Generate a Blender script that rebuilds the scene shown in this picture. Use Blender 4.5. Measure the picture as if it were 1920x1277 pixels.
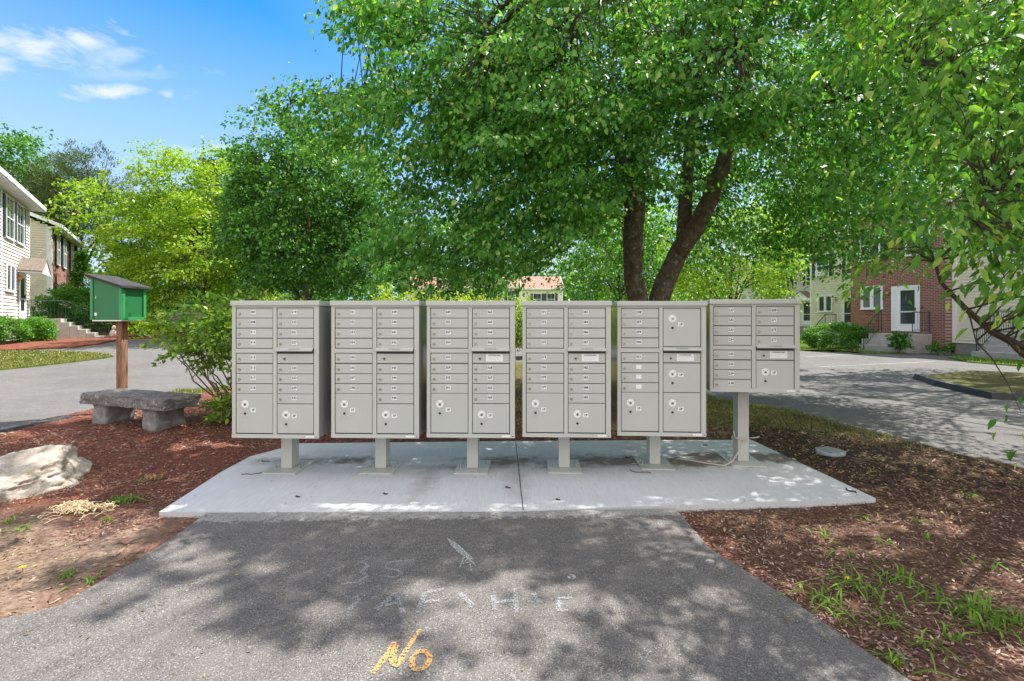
import bpy, bmesh, math, random
import numpy as np
from mathutils import Vector, Matrix, noise as mnoise
R = math.radians
for o in list(bpy.data.objects): bpy.data.objects.remove(o)
scn = bpy.context.scene
col = scn.collection
rng = np.random.default_rng(7)
random.seed(7)

# ------------------------------------------------------------ camera
FPX, HZ, CH = 870.0, 600.0, 1.41          # focal length in photo pixels, horizon row, eye height
cam = bpy.data.cameras.new('camera'); cam.sensor_width = 36; cam.lens = 36 * FPX / 1920
cam.shift_y = -38.5 / 1920; cam.clip_start = 0.05; cam.clip_end = 900
co = bpy.data.objects.new('camera', cam); col.objects.link(co)
co.location = (0, 0, CH); co.rotation_euler = (R(90), 0, 0)
scn.camera = co

# ------------------------------------------------------------ sun, sky, exposure
SUN_EL = 58.0
_h = Vector((0.85, 0.53)).normalized()
SUN = Vector((_h.x * math.cos(R(SUN_EL)), _h.y * math.cos(R(SUN_EL)), math.sin(R(SUN_EL))))
sl = bpy.data.lights.new('sun', 'SUN'); sl.energy = 4.8; sl.angle = R(0.55); sl.color = (1.0, 0.955, 0.88)
so = bpy.data.objects.new('sun', sl); col.objects.link(so)
so.rotation_euler = SUN.to_track_quat('Z', 'Y').to_euler(); so.location = (20, 10, 40)
w = bpy.data.worlds.new('World'); scn.world = w; w.use_nodes = True
nt = w.node_tree; N = nt.nodes; L = nt.links; N.clear()
def wn(t, **k):
    n = N.new(t)
    for a, b in k.items(): setattr(n, a, b)
    return n
def wmath(op, a, b=None, clamp=False):
    n = N.new('ShaderNodeMath'); n.operation = op; n.use_clamp = clamp
    for i, v in enumerate((a, b)):
        if v is None: continue
        if isinstance(v, (int, float)): n.inputs[i].default_value = v
        else: L.new(v, n.inputs[i])
    return n.outputs[0]
sky = wn('ShaderNodeTexSky', sky_type='NISHITA', sun_disc=False, sun_elevation=R(SUN_EL), sun_rotation=math.atan2(_h.x, _h.y))
sky.air_density = 1.0; sky.dust_density = 0.6; sky.ozone_density = 1.6; sky.altitude = 0
tc = wn('ShaderNodeTexCoord'); sep = wn('ShaderNodeSeparateXYZ'); L.new(tc.outputs['Generated'], sep.inputs[0])
X, Y, Z = sep.outputs
ypos = wmath('MAXIMUM', Y, 0.02)
u = wmath('DIVIDE', X, ypos); v = wmath('DIVIDE', Z, ypos)
nz = wn('ShaderNodeTexNoise'); nz.inputs['Scale'].default_value = 13; nz.inputs['Detail'].default_value = 9; nz.inputs['Roughness'].default_value = 0.62; nz.inputs['Distortion'].default_value = 0.4
mp = wn('ShaderNodeMapping'); mp.inputs['Scale'].default_value = (1, 1, 2.2)
L.new(tc.outputs['Generated'], mp.inputs[0]); L.new(mp.outputs[0], nz.inputs['Vector'])
nf = wmath('SUBTRACT', nz.outputs['Fac'], 0.5)
total = None
for cx, cz, rx, rz, dens in [(-1.03, .58, .15, .055, 1), (-.94, .605, .12, .045, 1), (-1.10, .56, .10, .03, .9), (-.86, .57, .13, .03, .5), (-1.10, .60, .08, .03, .8), (-.80, .53, .16, .02, .28), (-.865, .492, .085, .019, 1),
                             (-.74, .487, .025, .016, .7), (-.70, .484, .03, .014, .3), (-.76, .545, .02, .014, .4),
                             (-.70, .366, .13, .012, .55), (-.62, .372, .06, .012, .5)]:
    a = wmath('POWER', wmath('ABSOLUTE', wmath('DIVIDE', wmath('SUBTRACT', u, cx), rx)), 2)
    b = wmath('POWER', wmath('ABSOLUTE', wmath('DIVIDE', wmath('SUBTRACT', v, cz), rz)), 2)
    d = wmath('SUBTRACT', 1.0, wmath('SQRT', wmath('ADD', a, b)))
    d = wmath('ADD', d, wmath('MULTIPLY', nf, 3.6))
    d = wmath('MULTIPLY', wmath('MULTIPLY', d, 1.25, True), dens)
    total = d if total is None else wmath('MAXIMUM', total, d)
total = wmath('MULTIPLY', total, wmath('GREATER_THAN', Y, 0.05))
# unseen broken bright cloud added behind the camera to fill the shaded fronts
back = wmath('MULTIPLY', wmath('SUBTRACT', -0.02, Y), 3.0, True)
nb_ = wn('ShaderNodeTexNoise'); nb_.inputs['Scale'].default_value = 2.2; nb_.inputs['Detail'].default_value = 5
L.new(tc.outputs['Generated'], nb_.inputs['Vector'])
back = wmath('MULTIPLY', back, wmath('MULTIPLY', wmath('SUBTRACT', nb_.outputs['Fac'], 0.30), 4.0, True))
mix1 = wn('ShaderNodeMix', data_type='RGBA'); L.new(wmath('MULTIPLY', total, 0.80), mix1.inputs[0])
hs = wn('ShaderNodeHueSaturation'); hs.inputs['Saturation'].default_value = 1.34
tint = wn('ShaderNodeMix', data_type='RGBA', blend_type='MULTIPLY'); tint.inputs[0].default_value = 1; tint.inputs[7].default_value = (.84, .99, 1.08, 1); L.new(sky.outputs[0], tint.inputs[6]); L.new(tint.outputs[2], hs.inputs['Color'])
glow = wmath('MULTIPLY', wmath('ADD', wmath('MULTIPLY', X, _h.x), wmath('MULTIPLY', Y, _h.y)), 0.95, True)
haze = wn('ShaderNodeMix', data_type='RGBA'); L.new(wmath('MAXIMUM', wmath('MULTIPLY', wmath('DIVIDE', wmath('SUBTRACT', 0.53, Z), 0.53, True), 1.25, True), glow), haze.inputs[0]); L.new(hs.outputs[0], haze.inputs[6]); haze.inputs[7].default_value = (2.55, 3.2, 4.0, 1)
L.new(haze.outputs[2], mix1.inputs[6]); mix1.inputs[7].default_value = (3.6, 3.75, 4.1, 1)
fill_veil = wmath('MULTIPLY', wmath('SUBTRACT', Z, 0.70), 4.0, True)  # unseen white cloud added overhead to take the blue out of the shade
back = wmath('MAXIMUM', back, wmath('MULTIPLY', fill_veil, wmath('MULTIPLY', nb_.outputs['Fac'], 1.25, True)))
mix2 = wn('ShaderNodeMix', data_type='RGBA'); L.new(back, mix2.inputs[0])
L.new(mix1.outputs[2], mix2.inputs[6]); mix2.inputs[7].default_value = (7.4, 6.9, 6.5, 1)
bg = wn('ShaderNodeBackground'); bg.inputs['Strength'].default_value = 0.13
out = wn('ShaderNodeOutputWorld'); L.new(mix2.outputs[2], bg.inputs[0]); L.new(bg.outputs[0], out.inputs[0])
scn.view_settings.view_transform = 'Standard'; scn.view_settings.look = 'None'
scn.view_settings.exposure = 1.08; scn.view_settings.gamma = 1
scn.render.engine = 'CYCLES'
scn.cycles.max_bounces = 7; scn.cycles.transparent_max_bounces = 8

# ------------------------------------------------------------ helpers
def tag(o, label=None, cat=None, group=None, kind=None):
    if label: o['label'] = label
    if cat: o['category'] = cat
    if group: o['group'] = group
    if kind: o['kind'] = kind
    return o
def empty(name, loc, rz=0.0, label=None, cat=None, group=None):
    o = bpy.data.objects.new(name, None); col.objects.link(o)
    o.location = loc; o.rotation_euler = (0, 0, rz); o.empty_display_size = 0.2
    return tag(o, label, cat, group)
def link(name, me, mats, parent=None, loc=None, rot=None):
    o = bpy.data.objects.new(name, me); col.objects.link(o)
    if not isinstance(mats, (list, tuple)): mats = [mats]
    if len(me.materials) == 0:
        for m in mats: me.materials.append(m)
    if parent: o.parent = parent
    if loc is not None: o.location = loc
    if rot is not None: o.rotation_euler = rot
    return o
class MB:
    def __init__(s): s.v = []; s.f = []; s.m = []
    def face(s, pts, m=0):
        i = len(s.v); s.v += [tuple(p) for p in pts]; s.f.append(tuple(range(i, i + len(pts)))); s.m.append(m)
    def box(s, x0, x1, y0, y1, z0, z1, m=0):
        i = len(s.v)
        s.v += [(x0, y0, z0), (x1, y0, z0), (x1, y1, z0), (x0, y1, z0), (x0, y0, z1), (x1, y0, z1), (x1, y1, z1), (x0, y1, z1)]
        for f in ((0, 3, 2, 1), (4, 5, 6, 7), (0, 1, 5, 4), (1, 2, 6, 5), (2, 3, 7, 6), (3, 0, 4, 7)):
            s.f.append(tuple(i + k for k in f)); s.m.append(m)
    def prism(s, base, top, m=0):
        i = len(s.v); n = len(base); s.v += [tuple(p) for p in base] + [tuple(p) for p in top]
        s.f.append(tuple(i + k for k in reversed(range(n)))); s.m.append(m)
        s.f.append(tuple(i + n + k for k in range(n))); s.m.append(m)
        for k in range(n):
            k2 = (k + 1) % n; s.f.append((i + k, i + k2, i + n + k2, i + n + k)); s.m.append(m)
    def tube(s, pts, rad, n=6, m=0, cap=True):
        pts = [Vector(p) for p in pts]
        if isinstance(rad, (int, float)): rad = [rad] * len(pts)
        i0 = len(s.v); ref = None
        for k, p in enumerate(pts):
            t = (pts[min(k + 1, len(pts) - 1)] - pts[max(k - 1, 0)])
            if t.length < 1e-9: t = Vector((0, 0, 1))
            t.normalize()
            if ref is None: ref = Vector((1, 0, 0)) if abs(t.x) < 0.8 else Vector((0, 1, 0))
            a = (ref - t * ref.dot(t)).normalized(); b = t.cross(a); ref = a
            for j in range(n):
                q = 2 * math.pi * j / n; c = p + a * (math.cos(q) * rad[k]) + b * (math.sin(q) * rad[k])
                s.v.append((c.x, c.y, c.z))
        for k in range(len(pts) - 1):
            for j in range(n):
                j2 = (j + 1) % n; q = i0 + k * n
                s.f.append((q + j, q + j2, q + n + j2, q + n + j)); s.m.append(m)
        if cap:
            s.f.append(tuple(i0 + j for j in reversed(range(n)))); s.m.append(m)
            s.f.append(tuple(i0 + (len(pts) - 1) * n + j for j in range(n))); s.m.append(m)
    def cyl(s, p0, p1, r, n=16, m=0): s.tube([p0, p1], [r, r], n, m)
    def add(s, verts, faces, m=0):
        i = len(s.v); s.v += [tuple(p) for p in verts]
        for f in faces: s.f.append(tuple(i + k for k in f)); s.m.append(m)
    def mesh(s, name, mats, smooth=False, recalc=True):
        me = bpy.data.meshes.new(name); me.from_pydata(s.v, [], s.f)
        for m in (mats if isinstance(mats, (list, tuple)) else [mats]): me.materials.append(m)
        me.polygons.foreach_set('material_index', s.m)
        if recalc:
            bm = bmesh.new(); bm.from_mesh(me); bmesh.ops.recalc_face_normals(bm, faces=bm.faces[:]); bm.to_mesh(me); bm.free()
        if smooth: me.polygons.foreach_set('use_smooth', [True] * len(me.polygons))
        me.update(); return me
    def build(s, name, mats, parent=None, smooth=False, bevel=0, recalc=True, loc=None):
        o = link(name, s.mesh(name, mats, smooth, recalc), mats, parent, loc)
        if bevel:
            b = o.modifiers.new('bevel', 'BEVEL'); b.width = bevel; b.segments = 2; b.limit_method = 'ANGLE'; b.angle_limit = R(50)
        return o

def smooth(a, b, x):
    t = min(1, max(0, (x - a) / (b - a))); return t * t * (3 - 2 * t)
def T(x, y):                                   # height of the land: flat near the boxes, rising to the houses on the left
    return 0.50 * smooth(13, 20, y) * smooth(-8, -13, x) + 0.75 * smooth(22, 34, y) * smooth(0, -12, x)
def G(px, py):                                 # where a point of the photo meets the land
    dx = (px - 960) / FPX; dz = (HZ - py) / FPX; y = 0.5
    while y < 80:
        if CH + dz * y <= T(dx * y, y): break
        y += 0.02
    return (dx * y, y)
def P(px, py, y): return Vector(((px - 960) / FPX * y, y, CH + (HZ - py) / FPX * y))
def inpoly(xs, ys, poly):
    ins = np.zeros(len(xs), bool); n = len(poly)
    for i in range(n):
        x0, y0 = poly[i]; x1, y1 = poly[(i + 1) % n]
        if y0 == y1: continue
        c = ((y0 > ys) != (y1 > ys)) & (xs < (x1 - x0) * (ys - y0) / (y1 - y0) + x0)
        ins ^= c
    return ins
def drape(name, poly, off, mat, cell=0.5, skirt=0.0, hf=None, kind='structure'):
    bm = bmesh.new(); vs = [bm.verts.new((x, y, 0)) for x, y in poly]; bm.faces.new(vs)
    bmesh.ops.triangulate(bm, faces=bm.faces[:])
    xs = [p[0] for p in poly]; ys = [p[1] for p in poly]
    def cuts(a, b, ax):
        k = math.ceil(a / cell)
        while k * cell < b:
            c = [0, 0, 0]; nn = [0, 0, 0]; c[ax] = k * cell; nn[ax] = 1
            bmesh.ops.bisect_plane(bm, geom=bm.verts[:] + bm.edges[:] + bm.faces[:], plane_co=c, plane_no=nn, dist=1e-5); k += 1
    cuts(min(xs), max(xs), 0); cuts(min(ys), max(ys), 1)
    bmesh.ops.remove_doubles(bm, verts=bm.verts[:], dist=1e-4)
    for v in bm.verts:
        v.co.z = T(v.co.x, v.co.y) + off + (hf(v.co.x, v.co.y) if hf and not v.is_boundary else 0)
    if skirt:
        be = [e for e in bm.edges if e.is_boundary]
        r = bmesh.ops.extrude_edge_only(bm, edges=be)
        for v in [g for g in r['geom'] if isinstance(g, bmesh.types.BMVert)]: v.co.z -= skirt
    bmesh.ops.recalc_face_normals(bm, faces=bm.faces[:])
    if sum(f.normal.z * f.calc_area() for f in bm.faces) < 0: bmesh.ops.reverse_faces(bm, faces=bm.faces[:])
    me = bpy.data.meshes.new(name); bm.to_mesh(me); bm.free()
    me.polygons.foreach_set('use_smooth', [True] * len(me.polygons)) if hf else None
    o = link(name, me, mat); tag(o, kind=kind); return o

# ------------------------------------------------------------ materials
class NM:
    def __init__(s, name):
        s.m = bpy.data.materials.new(name); s.m.use_nodes = True; s.t = s.m.node_tree; s.n = s.t.nodes; s.l = s.t.links
        s.b = s.n['Principled BSDF']; s.tc = s.n.new('ShaderNodeTexCoord')
    def put(s, sock, v):
        if hasattr(v, 'default_value') or hasattr(v, 'is_linked'): s.l.new(v, sock)
        else: sock.default_value = v
    def noise(s, scale, detail=4, rough=0.55, coord='Object', stretch=None, dist=0):
        n = s.n.new('ShaderNodeTexNoise'); n.inputs['Scale'].default_value = scale; n.inputs['Detail'].default_value = detail
        n.inputs['Roughness'].default_value = rough; n.inputs['Distortion'].default_value = dist
        if stretch:
            m = s.n.new('ShaderNodeMapping'); m.inputs['Scale'].default_value = stretch
            s.l.new(s.tc.outputs[coord], m.inputs[0]); s.l.new(m.outputs[0], n.inputs['Vector'])
        else: s.l.new(s.tc.outputs[coord], n.inputs['Vector'])
        return n.outputs['Fac']
    def voro(s, scale, out='Distance', feature='F1'):
        n = s.n.new('ShaderNodeTexVoronoi'); n.feature = feature; n.inputs['Scale'].default_value = scale
        s.l.new(s.tc.outputs['Object'], n.inputs['Vector']); return n.outputs[out]
    def ramp(s, fac, stops):
        r = s.n.new('ShaderNodeValToRGB'); e = r.color_ramp.elements
        while len(e) > 1: e.remove(e[-1])
        e[0].position = stops[0][0]; e[0].color = (*stops[0][1], 1)
        for p, c in stops[1:]:
            k = e.new(p); k.color = (*c, 1)
        s.l.new(fac, r.inputs[0]); return r.outputs[0]
    def mix(s, f, a, b, mode='MIX'):
        m = s.n.new('ShaderNodeMix'); m.data_type = 'RGBA'; m.blend_type = mode
        s.put(m.inputs[0], f)
        for k, q in ((6, a), (7, b)):
            if isinstance(q, tuple): m.inputs[k].default_value = (*q, 1) if len(q) == 3 else q
            else: s.l.new(q, m.inputs[k])
        return m.outputs[2]
    def math(s, op, a, b=None, clamp=False):
        m = s.n.new('ShaderNodeMath'); m.operation = op; m.use_clamp = clamp
        s.put(m.inputs[0], a)
        if b is not None: s.put(m.inputs[1], b)
        return m.outputs[0]
    def step(s, x, a, b): return s.math('DIVIDE', s.math('SUBTRACT', x, a), b - a, True)
    def bump(s, h, strength=0.3, dist=0.01):
        b = s.n.new('ShaderNodeBump'); b.inputs['Strength'].default_value = strength; b.inputs['Distance'].default_value = dist
        s.l.new(h, b.inputs['Height']); s.l.new(b.outputs[0], s.b.inputs['Normal'])
    def fin(s, colr, rough=0.8, metal=0.0, spec=None):
        if isinstance(colr, tuple): s.b.inputs['Base Color'].default_value = (*colr, 1)
        else: s.l.new(colr, s.b.inputs['Base Color'])
        s.put(s.b.inputs['Roughness'], rough); s.b.inputs['Metallic'].default_value = metal
        if spec is not None: s.b.inputs['Specular IOR Level'].default_value = spec
        return s.m
    def island(s):
        g = s.n.new('ShaderNodeNewGeometry'); return g.outputs['Random Per Island']

def simple(name, c, rough=0.6, metal=0, var=0.12, scale=6, bump=0.0, bscale=60):
    m = NM(name); n = m.noise(scale, 5)
    d = tuple(x * (1 - var) for x in c); e = tuple(min(1, x * (1 + var)) for x in c)
    cc = m.ramp(n, [(0.3, d), (0.7, e)])
    if bump: m.bump(m.noise(bscale, 4), bump, 0.004)
    return m.fin(cc, rough, metal)

def leafmat(name, dark, mid, light, accent=None, trans=0.42, rough=0.42):
    m = NM(name); r = m.island()
    st = [(0.0, dark), (0.45, mid), (0.9, light)]
    if accent: st.append((0.955, accent))
    c = m.ramp(r, st)
    big = m.noise(0.9, 3)
    c = m.mix(m.math('MULTIPLY', m.step(big, 0.35, 0.7), 0.35), c, light)
    m.l.new(c, m.b.inputs['Base Color']); m.b.inputs['Roughness'].default_value = rough
    m.b.inputs['Specular IOR Level'].default_value = 0.35
    t = m.n.new('ShaderNodeBsdfTranslucent')
    tcx = m.mix(1.0, c, (1.14, 1.25, 0.46), 'MULTIPLY'); m.l.new(tcx, t.inputs[0])
    mx = m.n.new('ShaderNodeMixShader'); mx.inputs[0].default_value = trans
    m.l.new(m.b.outputs[0], mx.inputs[1]); m.l.new(t.outputs[0], mx.inputs[2])
    m.l.new(mx.outputs[0], m.n['Material Output'].inputs['Surface']); return m.m

def asphalt(name, base, warm=(1, 1, 1), mortar=False, stains=True):
    m = NM(name)
    big = m.noise(0.55, 5, 0.6); mid = m.noise(5, 5, 0.6); fine = m.noise(190, 3, 0.7)
    c = m.ramp(fine, [(0.30, tuple(base * 0.45 * w_ for w_ in warm)), (0.52, tuple(base * w_ for w_ in warm)), (0.72, tuple(base * 1.75 * w_ for w_ in warm))])
    vo = m.voro(210, 'Color'); sp = m.n.new('ShaderNodeSeparateColor'); m.l.new(vo, sp.inputs[0])
    c = m.mix(m.math('MULTIPLY', m.step(sp.outputs[0], 0.86, 0.93), 0.5), c, tuple(min(.6, base * 3.2) for _ in range(3)))
    c = m.mix(m.math('MULTIPLY', m.step(sp.outputs[1], 0.80, 0.9), 0.7), c, (0.03, 0.03, 0.032))
    c = m.mix(m.math('MULTIPLY', m.step(mid, 0.42, 0.7), 0.35), c, tuple(base * 1.5 * w_ for w_ in warm))
    c = m.mix(m.math('MULTIPLY', m.step(big, 0.42, 0.62), 0.30), c, tuple(base * 0.55 for _ in range(3)))
    if mortar:                                   # crumbled mortar left along the edge of the concrete pad
        s_ = m.n.new('ShaderNodeSeparateXYZ'); m.l.new(m.tc.outputs['Object'], s_.inputs[0])
        yy = m.math('ADD', s_.outputs[1], m.math('MULTIPLY', m.math('SUBTRACT', m.noise(16, 8, 0.8), 0.5), 0.42))
        yy = m.math('SUBTRACT', yy, m.math('MULTIPLY', s_.outputs[0], 0.035))
        c = m.mix(m.math('MULTIPLY', m.step(yy, 3.29, 3.31), 0.85), c, m.ramp(m.noise(70, 4, .7), [(.3, (.12, .12, .115)), (.5, (.30, .295, .28)), (.7, (.42, .41, .39))]))
        # pale worn paint marks
        v2 = m.voro(2.3); sp2 = m.math('MULTIPLY', m.math('LESS_THAN', v2, 0.055), m.step(m.noise(40), .4, .6))
        c = m.mix(sp2, c, (0.5, 0.5, 0.48))
    m.bump(m.math('ADD', fine, m.math('MULTIPLY', vo, 0.5)), 0.55, 0.004)
    return m.fin(c, 0.9, 0, 0.2)

M = {}
M['asphalt_near'] = asphalt('worn_asphalt', 0.132, (1.09, 1.01, .94), mortar=True)
M['asphalt_lot'] = asphalt('lot_asphalt', 0.128, (1.04, 0.99, 0.95))
M['asphalt_curb'] = simple('tar_curb', (0.045, 0.045, 0.048), 0.85, var=.4, scale=12, bump=.6)
def concrete_pad():
    m = NM('broomed_concrete')
    c = m.ramp(m.noise(1.1, 6, 0.6), [(0.3, (0.50, 0.515, 0.53)), (0.7, (0.64, 0.65, 0.66))])
    c = m.mix(0.3, c, m.ramp(m.noise(20, 4, 0.6, stretch=(4, .35, 1)), [(0.3, (0.36, 0.38, 0.40)), (0.7, (0.72, 0.73, 0.74))]))
    c = m.mix(0.22, c, m.ramp(m.noise(180, 2, 0.8), [(0.3, (0.22, 0.22, 0.22)), (0.7, (0.62, 0.62, 0.60))]))
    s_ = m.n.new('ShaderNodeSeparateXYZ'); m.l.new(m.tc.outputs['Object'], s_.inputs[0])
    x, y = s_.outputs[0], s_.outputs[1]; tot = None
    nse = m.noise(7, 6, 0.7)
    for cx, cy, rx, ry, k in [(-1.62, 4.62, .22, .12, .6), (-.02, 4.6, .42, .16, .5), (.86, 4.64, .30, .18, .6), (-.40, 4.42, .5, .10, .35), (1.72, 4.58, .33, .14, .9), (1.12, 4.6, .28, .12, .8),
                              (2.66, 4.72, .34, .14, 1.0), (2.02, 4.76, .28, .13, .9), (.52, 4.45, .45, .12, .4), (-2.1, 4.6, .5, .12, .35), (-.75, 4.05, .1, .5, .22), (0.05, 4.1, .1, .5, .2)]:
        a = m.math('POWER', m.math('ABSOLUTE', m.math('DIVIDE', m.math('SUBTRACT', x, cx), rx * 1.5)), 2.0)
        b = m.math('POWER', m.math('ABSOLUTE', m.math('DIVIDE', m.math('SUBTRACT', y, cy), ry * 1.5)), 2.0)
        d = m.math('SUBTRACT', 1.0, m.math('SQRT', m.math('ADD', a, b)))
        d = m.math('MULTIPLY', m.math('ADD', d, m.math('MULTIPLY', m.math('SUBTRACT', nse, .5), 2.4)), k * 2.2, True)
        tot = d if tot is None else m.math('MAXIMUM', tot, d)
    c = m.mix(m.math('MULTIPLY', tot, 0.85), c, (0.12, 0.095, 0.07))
    sp = m.math('LESS_THAN', m.voro(9), 0.035)
    c = m.mix(sp, c, (0.06, 0.05, 0.045))
    m.bump(m.noise(90, 4, .7, stretch=(3, .5, 1)), 0.25, 0.003)
    return m.fin(c, 0.85, 0, 0.3)
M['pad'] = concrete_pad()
def mulchmat():
    m = NM('mulch_and_soil')
    n1 = m.noise(60, 5, 0.7, stretch=(1, 2.2, 1)); n0 = m.noise(0.8, 5, 0.6)
    c = m.ramp(n1, [(0.30, (0.03, 0.013, 0.010)), (0.46, (0.13, 0.045, 0.030)), (0.62, (0.27, 0.105, 0.070)), (0.78, (0.46, 0.26, 0.19))])
    soil = m.ramp(m.noise(35, 6, 0.7), [(0.3, (0.10, 0.066, 0.047)), (0.5, (0.21, 0.145, 0.105)), (0.72, (0.36, 0.27, 0.21))])
    s_ = m.n.new('ShaderNodeSeparateXYZ'); m.l.new(m.tc.outputs['Object'], s_.inputs[0])
    x, y = s_.outputs[0], s_.outputs[1]
    # bare sandy soil in the near left corner, darker humus on the right under the tree
    left = m.math('MULTIPLY', m.step(x, -1.9, -2.5), m.step(m.math('ADD', y, m.math('MULTIPLY', m.math('SUBTRACT', n0, .5), 1.4)), 3.55, 3.05))
    c = m.mix(left, c, soil)
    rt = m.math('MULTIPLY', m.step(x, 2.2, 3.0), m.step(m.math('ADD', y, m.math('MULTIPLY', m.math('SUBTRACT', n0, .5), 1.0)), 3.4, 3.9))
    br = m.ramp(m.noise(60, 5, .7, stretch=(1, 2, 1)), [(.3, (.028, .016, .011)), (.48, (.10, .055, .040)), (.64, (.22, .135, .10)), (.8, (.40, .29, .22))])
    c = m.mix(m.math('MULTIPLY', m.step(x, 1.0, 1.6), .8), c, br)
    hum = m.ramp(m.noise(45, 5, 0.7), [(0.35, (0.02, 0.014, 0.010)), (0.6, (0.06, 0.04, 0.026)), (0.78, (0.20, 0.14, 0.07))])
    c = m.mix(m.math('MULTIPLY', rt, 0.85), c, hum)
    far = m.step(m.math('ADD', y, m.math('MULTIPLY', n0, 2.0)), 7.0, 8.6)
    gr = m.ramp(m.noise(14, 6, 0.7), [(0.3, (0.045, 0.05, 0.015)), (0.5, (0.09, 0.10, 0.03)), (0.72, (0.19, 0.14, 0.06))])
    c = m.mix(m.math('MULTIPLY', m.math('MULTIPLY', far, m.step(x, -3.4, -2.4)), 0.8), c, gr)
    m.bump(n1, 0.8, 0.012); return m.fin(c, 0.95, 0, 0.15)
M['mulch'] = mulchmat()
def redbed():
    m = NM('red_bark_bed'); n1 = m.noise(9, 6, 0.75)
    c = m.ramp(n1, [(0.3, (0.06, 0.02, 0.014)), (0.52, (0.20, 0.07, 0.045)), (0.72, (0.36, 0.17, 0.11))]); m.bump(n1, .8, .03); return m.fin(c, .95, 0, .15)
M['redbed'] = redbed()
def grassmat():
    m = NM('lawn'); c = m.ramp(m.noise(3.5, 6, 0.7), [(0.3, (0.05, 0.085, 0.012)), (0.5, (0.10, 0.15, 0.02)), (0.66, (0.19, 0.18, 0.05)), (0.8, (0.26, 0.18, 0.07))])
    m.bump(m.noise(40, 4, .8), .9, .04); return m.fin(c, .95, 0, .15)
M['grass'] = grassmat()
M['wood_floor'] = simple('forest_floor', (0.035, 0.045, 0.015), .95, var=.4, scale=2)
def chipmat(name, stops):
    m = NM(name); c = m.ramp(m.island(), stops); c = m.mix(m.math('MULTIPLY', m.step(m.noise(1.4, 5, .65), .48, .62), .6), c, tuple(.5 * a_ + .5 * b_ for a_, b_ in zip(stops[1][1], (.045, .028, .02)))); c = m.mix(.3, c, m.ramp(m.noise(300, 2), [(.3, (.03, .015, .01)), (.7, (.4, .25, .18))])); return m.fin(c, .9, 0, .2)
M['chips'] = chipmat('bark_chips', [(0, (0.03, 0.012, 0.008)), (.28, (0.11, 0.045, 0.030)), (.55, (0.25, 0.115, 0.082)), (.80, (0.42, 0.25, 0.185)), (.97, (0.60, 0.44, 0.34))])
M['chips_dry'] = chipmat('dry_brown_chips', [(0, (0.028, 0.015, 0.011)), (.30, (0.11, 0.056, 0.040)), (.60, (0.25, 0.145, 0.108)), (.84, (0.42, 0.29, 0.225)), (.97, (0.60, 0.48, 0.38))])
M['litter'] = chipmat('dry_leaves', [(0, (0.05, 0.03, 0.015)), (.4, (0.14, 0.10, 0.04)), (.7, (0.28, 0.23, 0.08)), (.92, (0.42, 0.36, 0.16)), (1, (.5, .45, .3))])
M['blade'] = leafmat('grass_blade', (0.07, 0.17, 0.014), (0.13, 0.28, 0.024), (0.26, 0.40, 0.06), trans=.35)
M['blade_dry'] = leafmat('grass_blade_mixed', (0.06, 0.10, 0.015), (0.13, 0.17, 0.03), (0.30, 0.27, 0.09), trans=.3)
M['straw'] = simple('straw', (.80, .64, .40), .8, var=.3, scale=20)
def metalpaint(name, c, rough):
    m = NM(name); cc = m.ramp(m.noise(4, 5, .6), [(.3, tuple(k * .955 for k in c)), (.7, c)])
    cc = m.mix(m.math('MULTIPLY', m.step(m.noise(26, 6, .8, stretch=(1, 1, .3)), .66, .80), .25), cc, tuple(k * .70 for k in c))
    m.bump(m.noise(900, 2), .08, .0005); return m.fin(cc, rough, 0, .5)
M['beige'] = metalpaint('sandstone_powder_coat', (0.485, 0.495, 0.46), .42)
M['beige_door'] = metalpaint('sandstone_door_coat', (0.465, 0.475, 0.45), .40)
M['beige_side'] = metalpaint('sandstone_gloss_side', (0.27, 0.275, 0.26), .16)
M['seam'] = simple('door_gap', (0.06, 0.06, 0.055), .9)
M['chrome'] = simple('lock_metal', (0.42, 0.39, 0.32), .32, 1.0, var=.2, scale=200)
M['black'] = simple('black_keyhole', (0.006, 0.006, 0.006), .6)
M['label'] = simple('white_label', (0.80, 0.80, 0.79), .5, var=.03)
M['ink'] = simple('label_ink', (0.03, 0.035, 0.06), .6)
M['green'] = metalpaint('green_paint', (0.012, 0.155, 0.045), .5)
M['greenlight'] = metalpaint('green_trim_paint', (0.035, 0.27, 0.085), .5)
M['roofpaper'] = simple('weathered_roof_felt', (0.032, 0.031, 0.031), .9, var=.35, scale=14, bump=.6)
def woodpost():
    m = NM('weathered_post_wood'); n = m.noise(14, 6, .65, stretch=(6, 6, .35), dist=.6)
    c = m.ramp(n, [(.28, (.07, .03, .018)), (.5, (.23, .115, .065)), (.75, (.42, .27, .18))]); m.bump(n, .6, .006); return m.fin(c, .85, 0, .2)
M['post'] = woodpost()
def stonemat(name, c0, c1, c2, sc=9, lichen=0.0, bump=1.0):
    m = NM(name); n = m.noise(sc, 9, .72); n2 = m.noise(sc * 7, 5, .75)
    c = m.ramp(n, [(.3, c0), (.5, c1), (.72, c2)])
    c = m.mix(.3, c, m.ramp(n2, [(.3, tuple(k * .4 for k in c0)), (.7, c2)]))
    if lichen: c = m.mix(m.math('MULTIPLY', m.step(m.noise(sc * 1.7, 6, .75), .56, .62), lichen), c, (.62, .62, .58))
    m.bump(m.math('ADD', n, m.math('MULTIPLY', n2, .35)), bump, .03); return m.fin(c, .92, 0, .2)
M['bench_top'] = stonemat('dark_weathered_bench_stone', (.08, .074, .075), (.19, .175, .172), (.38, .355, .34), 11, .6)
M['bench_leg'] = stonemat('grey_bench_stone', (.15, .14, .14), (.30, .285, .28), (.48, .46, .44), 11)
M['boulder'] = stonemat('pale_granite', (.26, .21, .16), (.50, .44, .375), (.68, .62, .55), 8.5, .12)
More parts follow.
